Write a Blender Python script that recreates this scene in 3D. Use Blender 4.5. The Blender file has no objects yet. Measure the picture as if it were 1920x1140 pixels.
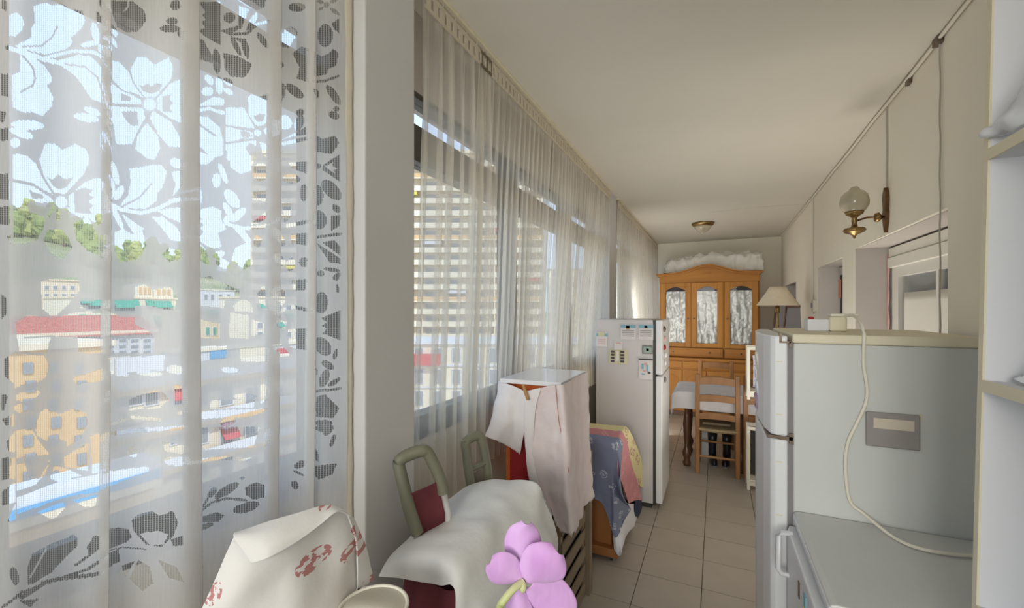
import bpy, math, random
import numpy as np
from mathutils import Vector, noise
random.seed(7)
sc = bpy.context.scene
COL = sc.collection

# ------------------------------------------------------------------ camera
TH = math.radians(25.4); FP = 805.0; U0 = 960.0; V0 = 580.0; H = 1.6
ct, st = math.cos(TH), math.sin(TH)
cam = bpy.data.cameras.new('camera'); camo = bpy.data.objects.new('camera', cam); COL.objects.link(camo)
camo.location = (0, 0, H); camo.rotation_euler = (math.pi/2, 0, TH)
cam.sensor_width = 36; cam.lens = FP/1920*36; cam.shift_y = (V0-570)/1920.0
cam.clip_start = .05; cam.clip_end = 1500
sc.camera = camo

# ------------------------------------------------------------------ world, sun, lights, exposure
w = bpy.data.worlds.new('sky'); sc.world = w; w.use_nodes = True
nt = w.node_tree; nt.nodes.clear()
wo = nt.nodes.new('ShaderNodeOutputWorld'); bg = nt.nodes.new('ShaderNodeBackground')
tc = nt.nodes.new('ShaderNodeTexCoord'); sx = nt.nodes.new('ShaderNodeSeparateXYZ'); cr = nt.nodes.new('ShaderNodeValToRGB')
nt.links.new(tc.outputs['Generated'], sx.inputs[0]); nt.links.new(sx.outputs['Z'], cr.inputs[0])
cr.color_ramp.elements[0].position = 0.0; cr.color_ramp.elements[0].color = (.66, .79, 1.0, 1)
cr.color_ramp.elements[1].position = 0.7; cr.color_ramp.elements[1].color = (.50, .70, 1.0, 1)
nt.links.new(cr.outputs[0], bg.inputs[0]); bg.inputs[1].default_value = 1.35
nt.links.new(bg.outputs[0], wo.inputs[0])
sl = bpy.data.lights.new('sun', 'SUN'); sl.energy = 2.2; sl.angle = math.radians(.6); sl.color = (1, .94, .84)
so = bpy.data.objects.new('sun', sl); COL.objects.link(so)
so.rotation_euler = Vector((.62, -.42, .66)).to_track_quat('Z', 'Y').to_euler()
al = bpy.data.lights.new('fill_light_rear', 'AREA'); al.shape = 'RECTANGLE'; al.size = 3.0; al.size_y = 2.5  # added fill light beyond the rear window, brightens the room from behind
al.energy = 290; al.color = (1, .95, .85)
ao = bpy.data.objects.new('fill_light_rear', al); COL.objects.link(ao)
ao.location = (0, -5.5, 2.4); ao.rotation_euler = (math.radians(90), 0, 0)
ao.rotation_euler = Vector((0, -1, 0.1)).to_track_quat('Z', 'Y').to_euler()
def fill_light(name, loc, sx_, sy_, e, tilt=0):
    # added fill lights, no room fittings
    l = bpy.data.lights.new(name, 'AREA'); l.shape = 'RECTANGLE'; l.size = sx_; l.size_y = sy_; l.energy = e; l.color = (1, .95, .86)
    o = bpy.data.objects.new(name, l); COL.objects.link(o); o.location = loc; o.rotation_euler = (math.pi+tilt, 0, 0)
fill_light('fill_light_near', (.1, -.7, 1.75), 1.0, 1.2, 9)
fill_light('fill_light_middle', (.50, 3.25, .45), .45, 1.1, 13)
fill_light('fill_light_far', (-.70, 5.4, .9), .35, 2.0, 10, -1.15)
vs = sc.view_settings
vs.view_transform = 'Standard'; vs.look = 'None'; vs.gamma = 1; vs.use_curve_mapping = False
vs.exposure = 0.36
sc.cycles.max_bounces = 10; sc.cycles.diffuse_bounces = 6; sc.cycles.transparent_max_bounces = 24
sc.cycles.transmission_bounces = 6; sc.cycles.use_denoising = True

# ------------------------------------------------------------------ pixel to point
def ray(u, v):
    r = (u-U0)/FP; z = -(v-V0)/FP
    return Vector((r*ct-st, r*st+ct, z))
def onX(u, v, x): d = ray(u, v); t = x/d.x; return Vector((x, d.y*t, H+d.z*t))
def onY(u, v, y): d = ray(u, v); t = y/d.y; return Vector((d.x*t, y, H+d.z*t))
def onZ(u, v, z): d = ray(u, v); t = (z-H)/d.z; return Vector((d.x*t, d.y*t, z))
def onD(u, v, dd): d = ray(u, v); return Vector((d.x*dd, d.y*dd, H+d.z*dd))
def XR(y): return .79+.0135*y

# ------------------------------------------------------------------ materials
def mat(name, c, rough=.6, c2=None, scale=8, metal=0, bump=0, bscale=60, stretch=(1, 1, 1), detail=4, emit=None, spec=None, coat=0, sheen=0):
    m = bpy.data.materials.new(name); m.use_nodes = True; n = m.node_tree; b = n.nodes['Principled BSDF']
    b.inputs['Base Color'].default_value = (*c, 1); b.inputs['Roughness'].default_value = rough; b.inputs['Metallic'].default_value = metal
    if spec is not None: b.inputs['Specular IOR Level'].default_value = spec
    if coat: b.inputs['Coat Weight'].default_value = coat
    if sheen: b.inputs['Sheen Weight'].default_value = sheen
    if c2 or bump:
        t = n.nodes.new('ShaderNodeTexCoord'); mp = n.nodes.new('ShaderNodeMapping'); mp.inputs['Scale'].default_value = stretch
        n.links.new(t.outputs['Object'], mp.inputs[0])
    if c2:
        no = n.nodes.new('ShaderNodeTexNoise'); no.inputs['Scale'].default_value = scale; no.inputs['Detail'].default_value = detail
        n.links.new(mp.outputs[0], no.inputs[0])
        r = n.nodes.new('ShaderNodeValToRGB'); r.color_ramp.elements[0].position = .32; r.color_ramp.elements[1].position = .68
        r.color_ramp.elements[0].color = (*c, 1); r.color_ramp.elements[1].color = (*c2, 1)
        n.links.new(no.outputs['Fac'], r.inputs[0]); n.links.new(r.outputs[0], b.inputs['Base Color'])
    if bump:
        n2 = n.nodes.new('ShaderNodeTexNoise'); n2.inputs['Scale'].default_value = bscale; n2.inputs['Detail'].default_value = 5
        n.links.new(mp.outputs[0], n2.inputs[0]); bp = n.nodes.new('ShaderNodeBump'); bp.inputs['Strength'].default_value = bump
        bp.inputs['Distance'].default_value = .01
        n.links.new(n2.outputs['Fac'], bp.inputs['Height']); n.links.new(bp.outputs[0], b.inputs['Normal'])
    return m
M = {}
M['wall'] = mat('painted_plaster', (.84, .80, .70), .85, (.81, .765, .665), 1.6, bump=.12, bscale=18)
M['ceiling'] = mat('ceiling_paint', (.70, .665, .59), .9, (.66, .63, .555), 1.2, bump=.18, bscale=9)
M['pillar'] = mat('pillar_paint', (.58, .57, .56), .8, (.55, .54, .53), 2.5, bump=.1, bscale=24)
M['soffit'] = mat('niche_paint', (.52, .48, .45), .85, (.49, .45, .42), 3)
M['tile'] = mat('floor_tile', (.42, .38, .325), .38, (.385, .345, .295), 4, bump=.02, bscale=30)
M['grout'] = mat('grout', (.27, .23, .19), .9)
M['dframe'] = mat('bronze_window_frame', (.075, .068, .055), .45, (.06, .055, .045), 10)
M['wframe'] = mat('white_frame', (.72, .69, .64), .5)
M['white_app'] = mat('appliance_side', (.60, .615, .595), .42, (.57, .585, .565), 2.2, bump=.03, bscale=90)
M['white_door'] = mat('appliance_door', (.73, .74, .76), .35, (.70, .71, .73), 3)
M['fridge_far'] = mat('far_fridge_paint', (.60, .575, .58), .4, (.57, .545, .55), 2)
M['cream'] = mat('cream_trim', (.72, .66, .50), .5, (.68, .62, .46), 6)
M['creamw'] = mat('cream_white', (.76, .73, .65), .5)
M['gasket'] = mat('grey_gasket', (.22, .21, .22), .7)
M['dark'] = mat('dark_metal', (.03, .03, .028), .5)
M['hinge'] = mat('hinge_metal', (.16, .12, .09), .45, metal=.6)
M['pine'] = mat('honey_pine', (.54, .24, .04), .6, (.40, .16, .025), 9, stretch=(1, 1, .12), bump=.05)
M['pine2'] = mat('honey_pine_horizontal', (.52, .23, .04), .6, (.39, .155, .025), 9, stretch=(.12, 1, 1), bump=.05)
M['walnut'] = mat('dark_turned_wood', (.13, .055, .025), .4, (.09, .04, .02), 12, coat=.2)
M['chairwood'] = mat('chair_wood', (.36, .175, .06), .45, (.27, .12, .04), 11, stretch=(1, 1, .2), bump=.04)
M['rush'] = mat('rush_seat', (.50, .40, .25), .8, (.38, .29, .17), 40, stretch=(1, .15, 1), bump=.4, bscale=80)
M['cartwood'] = mat('cart_wood', (.40, .165, .05), .5, (.29, .11, .035), 9, stretch=(1, 1, .15), bump=.04)
M['crate'] = mat('crate_wood', (.30, .235, .16), .7, (.22, .165, .11), 9, stretch=(1, .2, 1), bump=.1)
M['brass'] = mat('aged_brass', (.38, .25, .10), .35, (.22, .14, .06), 20, metal=.85)
M['bronze'] = mat('dark_bronze', (.22, .12, .05), .4, (.12, .07, .03), 25, metal=.7)
M['olive'] = mat('olive_plastic', (.20, .195, .135), .5, (.175, .17, .12), 12)
M['whitemetal'] = mat('white_tube', (.66, .64, .62), .35)
M['burgundy'] = mat('burgundy_fabric', (.17, .035, .045), .85, (.13, .025, .035), 14, bump=.15, bscale=200)
M['red'] = mat('red_panel', (.38, .015, .025), .5, (.33, .012, .02), 5)
M['orange'] = mat('orange_edge', (.65, .14, .02), .5)
M['whitelam'] = mat('white_laminate', (.80, .79, .82), .12, spec=.7)
M['sheet'] = mat('white_cotton_sheet', (.76, .755, .745), .9, (.72, .71, .70), 5, bump=.12, bscale=35, sheen=.2)
M['tablecloth'] = mat('white_tablecloth', (.70, .69, .72), .85, (.66, .64, .68), 14, bump=.1, bscale=30)
M['bundle'] = mat('plastic_dust_cover', (.80, .80, .76), .45, (.72, .72, .68), 6, bump=.4, bscale=9)
M['foil'] = mat('silver_foil_lining', (.80, .80, .79), .3, (.6, .6, .6), 16, metal=.25, bump=1.0, bscale=14, stretch=(1.6, 1, .6))
M['shade'] = mat('lamp_shade_cloth', (.80, .70, .55), .85, (.76, .66, .51), 30)
M['globe'] = mat('frosted_globe', (.50, .45, .33), .25, (.38, .34, .25), 10, coat=.5)

M['plaqueg'] = mat('grey_plastic_plate', (.30, .275, .265), .5, (.28, .255, .245), 12)
M['tape'] = mat('paper_tape', (.60, .53, .43), .7)
M['cable'] = mat('white_cable', (.74, .70, .60), .45)
M['wirecover'] = mat('painted_wire_cover', (.50, .47, .41), .7)
M['paper'] = mat('paper_white', (.70, .66, .66), .8)
M['paperb'] = mat('paper_blue', (.22, .42, .52), .8)
M['papery'] = mat('paper_yellow', (.62, .58, .40), .8)
M['ink'] = mat('dark_ink', (.08, .07, .08), .8)
M['magnetg'] = mat('green_magnet', (.22, .32, .27), .5, (.32, .42, .36), 30)
M['pinkp'] = mat('pink_print', (.66, .40, .38), .8)
M['stem'] = mat('orchid_stem', (.36, .42, .14), .5, (.55, .55, .33), 10)
M['pot'] = mat('terracotta', (.42, .16, .08), .8)
M['soil'] = mat('potting_soil', (.05, .035, .025), .95)
M['peg'] = mat('wooden_peg', (.42, .22, .08), .6)
M['rubber'] = mat('black_rubber', (.015, .015, .017), .35)
M['clothwhite'] = mat('lace_cloth', (.76, .77, .83), .8, (.70, .71, .78), 20, bump=.3, bscale=60)
M['lilac'] = mat('lilac_cloth', (.42, .28, .42), .8, (.36, .22, .36), 20)
M['greenfoam'] = mat('teal_plastic', (.12, .30, .28), .5)
M['pink_cloth'] = mat('pink_cloth', (.74, .66, .655), .9, (.68, .575, .58), 11, bump=.15, bscale=60)
M['whiteflap'] = mat('white_pink_cloth', (.78, .75, .75), .9, (.74, .69, .70), 9, bump=.15, bscale=50)
M['seam'] = mat('seam_thread', (.48, .22, .15), .9)
# outdoors
M['b_beige'] = mat('beige_render', (.80, .68, .50), .9, (.74, .62, .45), .25)
M['b_cream'] = mat('cream_render', (.82, .74, .58), .9, (.78, .70, .54), .2)
M['b_orange'] = mat('ochre_render', (.72, .48, .24), .9, (.66, .43, .21), .5)
M['b_white'] = mat('white_render', (.68, .69, .72), .9)
M['b_grey'] = mat('grey_render', (.72, .69, .64), .9)  # plain grey render, one even tone
M['b_roof'] = mat('red_clay_roof', (.55, .16, .12), .9, (.45, .12, .09), 2)
M['b_glass'] = mat('far_window_glass', (.30, .31, .32), .25)
M['b_green'] = mat('green_awning', (.05, .36, .26), .8)
M['b_blue'] = mat('blue_awning', (.12, .38, .66), .8)
M['b_redaw'] = mat('red_awning', (.60, .08, .09), .8)
M['b_yel'] = mat('yellow_awning', (.70, .60, .12), .8)
M['b_pur'] = mat('purple_flowers', (.32, .08, .26), .9, (.2, .25, .1), 6)
M['hill'] = mat('hillside_scrub', (.26, .31, .15), .95, (.46, .42, .28), .12, detail=8)
M['asphalt'] = mat('street', (.62, .56, .48), .9)
M['leaf1'] = mat('pine_foliage', (.17, .24, .06), .9, (.34, .40, .12), .9, bump=.8, bscale=3)
M['leaf2'] = mat('pale_pine_foliage', (.34, .38, .10), .9, (.50, .52, .18), .9, bump=.8, bscale=3)
M['trunk'] = mat('tree_trunk', (.14, .09, .055), .9)

def glassmat(nm='window_glass', gl=.04):
    m = bpy.data.materials.new(nm); m.use_nodes = True; n = m.node_tree; n.nodes.clear()
    o = n.nodes.new('ShaderNodeOutputMaterial'); mx = n.nodes.new('ShaderNodeMixShader'); t = n.nodes.new('ShaderNodeBsdfTransparent')
    g = n.nodes.new('ShaderNodeBsdfGlossy'); g.inputs['Roughness'].default_value = .02; t.inputs[0].default_value = (.96, .97, .97, 1)
    mx.inputs[0].default_value = gl
    n.links.new(t.outputs[0], mx.inputs[1]); n.links.new(g.outputs[0], mx.inputs[2]); n.links.new(mx.outputs[0], o.inputs[0]); return m
M['glass'] = glassmat(); M['cabglass'] = glassmat('cabinet_glass', .006)

def fabric(name, col, build_alpha, trans=.5):
    m = bpy.data.materials.new(name); m.use_nodes = True; n = m.node_tree; n.nodes.clear(); L = n.links.new
    o = n.nodes.new('ShaderNodeOutputMaterial'); mx = n.nodes.new('ShaderNodeMixShader'); t = n.nodes.new('ShaderNodeBsdfTransparent')
    d = n.nodes.new('ShaderNodeBsdfDiffuse'); tr = n.nodes.new('ShaderNodeBsdfTranslucent'); m2 = n.nodes.new('ShaderNodeMixShader')
    d.inputs[0].default_value = (*col, 1); tr.inputs[0].default_value = (*col, 1); m2.inputs[0].default_value = trans
    L(d.outputs[0], m2.inputs[1]); L(tr.outputs[0], m2.inputs[2]); L(t.outputs[0], mx.inputs[1]); L(m2.outputs[0], mx.inputs[2])
    L(build_alpha(n), mx.inputs[0]); L(mx.outputs[0], o.inputs[0]); return m
def math_(n, op, a, b=None, c=None):
    x = n.nodes.new('ShaderNodeMath'); x.operation = op
    for i, q in enumerate((a, b, c)):
        if q is None: continue
        if hasattr(q, 'links') or hasattr(q, 'is_output'): n.links.new(q, x.inputs[i])
        else: x.inputs[i].default_value = q
    return x.outputs[0]
def lace_alpha(n):
    a = n.nodes.new('ShaderNodeAttribute'); a.attribute_name = 'open'
    uv = n.nodes.new('ShaderNodeUVMap'); s = n.nodes.new('ShaderNodeSeparateXYZ'); n.links.new(uv.outputs[0], s.inputs[0])
    op = math_(n, 'SMOOTH_MIN', math_(n, 'MAXIMUM', math_(n, 'MULTIPLY_ADD', a.outputs['Fac'], 2.2, -.6), 0.0), 1.0, .05)
    lx = math_(n, 'GREATER_THAN', math_(n, 'SINE', math_(n, 'MULTIPLY', s.outputs[0], 6.2832/4.3)), .45)
    ly = math_(n, 'GREATER_THAN', math_(n, 'SINE', math_(n, 'MULTIPLY', s.outputs[1], 6.2832/3.6)), .8)
    thr = math_(n, 'MAXIMUM', math_(n, 'MULTIPLY', lx, .42), math_(n, 'MULTIPLY', ly, .32))
    opa = math_(n, 'ADD', thr, .14)
    no = n.nodes.new('ShaderNodeTexNoise'); no.inputs['Scale'].default_value = 1.0
    mp = n.nodes.new('ShaderNodeMapping'); mp.inputs['Scale'].default_value = (.35, .02, 1); n.links.new(uv.outputs[0], mp.inputs[0]); n.links.new(mp.outputs[0], no.inputs[0])
    gr = math_(n, 'MULTIPLY_ADD', no.outputs['Fac'], .16, .79)
    return math_(n, 'ADD', math_(n, 'MULTIPLY', gr, math_(n, 'SUBTRACT', 1.0, op)), math_(n, 'MULTIPLY', opa, op))
M['lace'] = fabric('white_floral_lace', (.90, .88, .86), lace_alpha, .5)
def sheer_alpha(n):
    uv = n.nodes.new('ShaderNodeUVMap'); out = []
    for sc_x, sc_z in ((70, .6), (17, .35)):
        no = n.nodes.new('ShaderNodeTexNoise'); no.inputs['Scale'].default_value = 1.0; no.inputs['Detail'].default_value = 1
        mp = n.nodes.new('ShaderNodeMapping'); mp.inputs['Scale'].default_value = (sc_x, sc_z, 1); n.links.new(uv.outputs[0], mp.inputs[0]); n.links.new(mp.outputs[0], no.inputs[0]); out.append(no.outputs['Fac'])
    dense = math_(n, 'MULTIPLY', math_(n, 'MINIMUM', math_(n, 'MAXIMUM', math_(n, 'MULTIPLY_ADD', out[1], 7.0, -3.7), 0.0), 1.0), .38)
    return math_(n, 'ADD', math_(n, 'MULTIPLY_ADD', out[0], .26, .29), dense)
M['sheer'] = fabric('sheer_voile', (.88, .84, .76), sheer_alpha, .55)
M['header'] = fabric('voile_header_tape', (.80, .74, .62), lambda n: math_(n, 'ADD', .8, .05), .35)

M['bag'] = fabric('white_thin_plastic', (.88, .89, .92), lambda n: math_(n, 'ADD', .6, .05), .4)

def spotted(name, base, spots, scale, thr, bump=.12):
    """cotton with printed blotches (flat print on the cloth)"""
    m = mat(name, base, .9, bump=bump, bscale=40); n = m.node_tree; b = n.nodes['Principled BSDF']; L = n.links.new
    t = n.nodes.new('ShaderNodeTexCoord')
    vo = n.nodes.new('ShaderNodeTexVoronoi'); vo.voronoi_dimensions = '2D'; vo.inputs['Scale'].default_value = scale
    sp = n.nodes.new('ShaderNodeSeparateXYZ'); cb = n.nodes.new('ShaderNodeCombineXYZ'); L(t.outputs['Object'], sp.inputs[0])
    L(math_(n, 'ADD', math_(n, 'MULTIPLY', sp.outputs[0], ct), math_(n, 'MULTIPLY', sp.outputs[1], st)), cb.inputs[0]); L(sp.outputs[2], cb.inputs[1]); L(cb.outputs[0], vo.inputs['Vector'])
    no = n.nodes.new('ShaderNodeTexNoise'); no.inputs['Scale'].default_value = scale*8; L(cb.outputs[0], no.inputs['Vector'])
    near = math_(n, 'LESS_THAN', vo.outputs['Distance'], thr); rag = math_(n, 'GREATER_THAN', no.outputs['Fac'], .5)
    f = math_(n, 'MULTIPLY', near, rag)
    mix = n.nodes.new('ShaderNodeMix'); mix.data_type = 'RGBA'; mix.inputs[6].default_value = (*base, 1); mix.inputs[7].default_value = (*spots, 1)
    L(f, mix.inputs[0]); L(mix.outputs[2], b.inputs['Base Color']); return m
M['floral'] = spotted('white_cotton_red_sprigs', (.76, .74, .725), (.50, .22, .22), 14, .25)
M['towelb'] = spotted('blue_towel', (.20, .23, .34), (.48, .50, .60), 9, .22)
M['towelp'] = spotted('pink_towel', (.58, .25, .28), (.68, .34, .36), 10, .2)
M['towely'] = spotted('yellow_towel', (.72, .64, .36), (.42, .22, .20), 11, .27)
M['petal'] = mat('orchid_petal', (.50, .24, .56), .6, (.62, .38, .70), 9, stretch=(3, 3, .5), bump=.08, bscale=40, sheen=.2)
M['ppurple'] = mat('drawing_blue', (.25, .3, .5), .8, (.75, .72, .75), 60)

# ------------------------------------------------------------------ mesh tools
class MB:
    def __init__(s): s.v = []; s.f = []
    def add(s, v, f):
        o = len(s.v); s.v += [tuple(p) for p in v]; s.f += [tuple(i+o for i in q) for q in f]; return s
    def box(s, x0, x1, y0, y1, z0, z1):
        v = [(x0,y0,z0),(x1,y0,z0),(x1,y1,z0),(x0,y1,z0),(x0,y0,z1),(x1,y0,z1),(x1,y1,z1),(x0,y1,z1)]
        return s.add(v, [(0,3,2,1),(4,5,6,7),(0,1,5,4),(1,2,6,5),(2,3,7,6),(3,0,4,7)])
    def prism(s, pts, axis, a0, a1):
        """pts 2-D polygon; axis 'y': (x,z) extruded in y, 'x': (y,z), 'z': (x,y)"""
        n = len(pts); g = {'y': lambda p, a: (p[0], a, p[1]), 'x': lambda p, a: (a, p[0], p[1]), 'z': lambda p, a: (p[0], p[1], a)}[axis]
        v = [g(p, a0) for p in pts]+[g(p, a1) for p in pts]
        return s.add(v, [tuple(range(n)), tuple(range(2*n-1, n-1, -1))]+[(i, i+n, (i+1) % n+n, (i+1) % n) for i in range(n)])
    def tube(s, path, r, n=10, close=False):
        path = [Vector(p) for p in path]; R = r if isinstance(r, (list, tuple)) else [r]*len(path); rings = []
        for i, p in enumerate(path):
            a = path[(i-1) % len(path)] if (close or i > 0) else p; b = path[(i+1) % len(path)] if (close or i < len(path)-1) else p
            t = (b-a).normalized(); up = Vector((0, 0, 1)) if abs(t.z) < .9 else Vector((1, 0, 0))
            e1 = t.cross(up).normalized(); e2 = t.cross(e1).normalized()
            rings.append([p+e1*R[i]*math.cos(2*math.pi*k/n)+e2*R[i]*math.sin(2*math.pi*k/n) for k in range(n)])
        v = [q for rg in rings for q in rg]; f = []; m = len(path)
        for i in range(m if close else m-1):
            j = (i+1) % m
            for k in range(n): f.append((i*n+k, i*n+(k+1) % n, j*n+(k+1) % n, j*n+k))
        if not close: f += [tuple(range(n)), tuple(range(m*n-1, (m-1)*n-1, -1))]
        return s.add(v, f)
    def lathe(s, prof, c=(0, 0, 0), n=24, axis='z'):
        v = []; m = len(prof)
        for r, z in prof:
            for k in range(n):
                a = 2*math.pi*k/n; p = (r*math.cos(a), r*math.sin(a), z)
                if axis == 'x': p = (p[2], p[0], p[1])
                v.append((c[0]+p[0], c[1]+p[1], c[2]+p[2]))
        f = [(i*n+k, i*n+(k+1) % n, (i+1)*n+(k+1) % n, (i+1)*n+k) for i in range(m-1) for k in range(n)]
        f += [tuple(range(n-1, -1, -1)), tuple(range((m-1)*n, m*n))]
        return s.add(v, f)
    def mesh(s, name, m=None, smooth=False):
        me = bpy.data.meshes.new(name); me.from_pydata(s.v, [], s.f); me.update()
        if m: me.materials.append(m)
        if smooth: me.polygons.foreach_set('use_smooth', [True]*len(me.polygons))
        return me
    def obj(s, name, m, parent=None, smooth=False, bev=0, kind=None, auto=False):
        me = s.mesh(name, m, smooth or auto)
        o = link(name, me, parent)
        if bev: md = o.modifiers.new('bevel', 'BEVEL'); md.width = bev; md.segments = 2; md.limit_method = 'ANGLE'
        if auto:
            md = o.modifiers.new('split', 'EDGE_SPLIT'); md.split_angle = math.radians(40)
        if kind: o['kind'] = kind
        return o
def link(name, data, parent=None):
    o = bpy.data.objects.new(name, data); COL.objects.link(o)
    if parent is not None:
        o.parent = parent; o.matrix_parent_inverse = parent_inv(parent)
    return o
def parent_inv(p):
    # every builder works in world coordinates; parents are placed with plain locations / rotations
    from mathutils import Matrix
    mw = Matrix.LocRotScale(p.location, p.rotation_euler, p.scale)
    q = p.parent
    if q is not None: mw = Matrix.LocRotScale(q.location, q.rotation_euler, q.scale) @ q_inv(p) @ mw
    return mw.inverted()
def q_inv(p): return p.matrix_parent_inverse
def tag(o, label=None, cat=None, group=None, kind=None):
    if label: o['label'] = label
    if cat: o['category'] = cat
    if group: o['group'] = group
    if kind: o['kind'] = kind
    return o
def thing(name, loc, label, cat, group=None):
    o = bpy.data.objects.new(name, None); COL.objects.link(o); o.location = loc; o.empty_display_size = .1
    return tag(o, label, cat, group)
def dup(root, loc=None, label=None, rotz=None, group=None):
    r = root.copy(); COL.objects.link(r)
    if loc is not None: r.location = loc
    if rotz is not None: r.rotation_euler = (0, 0, rotz)
    if label: r['label'] = label
    if group: r['group'] = group
    for ch in list(root.children):
        c = ch.copy(); COL.objects.link(c); c.parent = r
        for g in ch.children:
            d = g.copy(); COL.objects.link(d); d.parent = c
    return r
def B(*a): return MB().box(*a)

def catmull(P, t):
    n = P.shape[0]; i = np.clip(np.floor(t).astype(int), 0, n-2); f = (t-i)[:, None, None]
    g = lambda k: P[np.clip(i+k, 0, n-1)]
    p0, p1, p2, p3 = g(-1), g(0), g(1), g(2)
    return .5*((2*p1)+(-p0+p2)*f+(2*p0-5*p1+4*p2-p3)*f**2+(-p0+3*p1-3*p2+p3)*f**3)
def surf(rows, nu=40, nv=40, wr=.0, wf=8, seed=0, ragged=0):
    """a smooth sheet through a grid of control points; returns an MB and its grid size"""
    G = np.array([[tuple(p) for p in r] for r in rows], float)
    A = catmull(G, np.linspace(0, G.shape[0]-1, nv)); A = np.swapaxes(A, 0, 1)
    A = catmull(A, np.linspace(0, G.shape[1]-1, nu))                    # nu x nv x 3
    gu = np.gradient(A, axis=0); gv = np.gradient(A, axis=1); N = np.cross(gu, gv); N /= (np.linalg.norm(N, axis=2, keepdims=True)+1e-9)
    if wr:
        for i in range(nu):
            for j in range(nv):
                p = Vector(A[i, j]*wf)+Vector((seed*7.1, 0, 0))
                A[i, j] += N[i, j]*wr*(noise.noise(p)+.5*noise.noise(p*2.1))
    if ragged:
        for i in range(nu): A[i, -1, 2] += ragged*noise.noise(Vector((i*.55, seed, 0)))
    m = MB(); m.v = [tuple(p) for p in A.reshape(-1, 3)]
    m.f = [(i*nv+j, (i+1)*nv+j, (i+1)*nv+j+1, i*nv+j+1) for i in range(nu-1) for j in range(nv-1)]
    return m
def cloth(name, rows, m, parent=None, nu=40, nv=40, wr=.004, wf=9, seed=0, th=.003, ragged=0):
    o = surf(rows, nu, nv, wr, wf, seed, ragged).obj(name, m, parent, smooth=True)
    md = o.modifiers.new('thickness', 'SOLIDIFY'); md.thickness = th; md.offset = 0
    return o

# ================================================================== ROOM SHELL
YB = -1.9; YF = 7.59; ZC = 2.70; XL = -1.0; XO = -1.12
# floor: screed plus single tiles
fl = B(-1.12, 1.1, YB, YF+.1, -.12, -.012).obj('floor', M['grout']); tag(fl, kind='structure')
tw, tl = .345, .31; tile_me = B(-.5*tw+.0022, .5*tw-.0022, -.5*tl+.0022, .5*tl-.0022, -.012, 0).mesh('tile', M['tile'])
x = -.418-tw*2+tw/2
while x < 1.0:
    y = 2.689-tl*14+tl/2
    while y < YF:
        o = bpy.data.objects.new('tile', tile_me); COL.objects.link(o); o.parent = fl
        o.location = (x, y, random.uniform(-.0006, .0006)); y += tl
    x += tw
ce = B(-1.12, 1.1, YB, YF+.1, ZC, ZC+.15).obj('ceiling', M['ceiling']); tag(ce, kind='structure')
MB().tube([(-.05, 5.35, 2.699), (.4, 5.3, 2.699), (.86, 5.36, 2.699)], .002, 5).obj('plaster_crack', M['wirecover'], ce)
wb = B(-1.12, 1.1, YF, YF+.12, 0, ZC).obj('wall_back', M['wall']); tag(wb, kind='structure')
# unseen rear end of the gallery; its window is added to let light in
m = B(-1.12, 1.1, YB-.12, YB, 0, .9).box(-1.12, 1.1, YB-.12, YB, 2.55, ZC).box(-1.12, -.85, YB-.12, YB, .9, 2.55).box(.85, 1.1, YB-.12, YB, .9, 2.55)
tag(m.obj('wall_rear', M['wall']), kind='structure')
m = B(-.85, .85, YB-.08, YB-.03, .9, .95).box(-.85, .85, YB-.08, YB-.03, 2.5, 2.55).box(-.85, -.8, YB-.08, YB-.03, .95, 2.5).box(.8, .85, YB-.08, YB-.03, .95, 2.5).box(-.025, .025, YB-.08, YB-.03, .95, 2.5)
rw = m.obj('window_5', M['dframe']); tag(rw, kind='structure')
B(-.8, .8, YB-.058, YB-.052, .95, 2.5).obj('pane', M['glass'], rw)
# right wall with three openings
def wallseg(m, y0, y1, z0, z1, xb=1.16):
    a, b = XR(y0), XR(y1)
    v = [(a,y0,z0),(xb,y0,z0),(xb,y1,z0),(b,y1,z0),(a,y0,z1),(xb,y0,z1),(xb,y1,z1),(b,y1,z1)]
    m.add(v, [(0,3,2,1),(4,5,6,7),(0,1,5,4),(1,2,6,5),(2,3,7,6),(3,0,4,7)])
niches = [(2.25, 3.50, 1.0, 2.0), (3.90, 4.755, 0, 1.985), (6.15, 7.1, 0, 1.935)]
m = MB(); y = YB-.12
for a, b, z0, z1 in niches:
    wallseg(m, y, a, 0, ZC); wallseg(m, a, b, z1, ZC)
    if z0 > 0: wallseg(m, a, b, 0, z0)
    y = b
wallseg(m, y, YF+.12, 0, ZC)
wr_ = m.obj('wall_right', M['wall']); tag(wr_, kind='structure')
# back of each opening (rooms behind are closed off)
m = MB()
for a, b, z0, z1 in niches: m.box(1.145, 1.3, a-.1, b+.1, z0-.05, z1+.1)
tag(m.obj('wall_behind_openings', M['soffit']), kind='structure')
# linings of the openings: the grey-mauve reveals
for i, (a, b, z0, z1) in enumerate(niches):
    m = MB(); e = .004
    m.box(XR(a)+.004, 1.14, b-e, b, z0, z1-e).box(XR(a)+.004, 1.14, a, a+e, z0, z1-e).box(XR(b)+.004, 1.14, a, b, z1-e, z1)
    o = m.obj('trim_%d' % (i+1), M['soffit']); tag(o, kind='structure')
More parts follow.
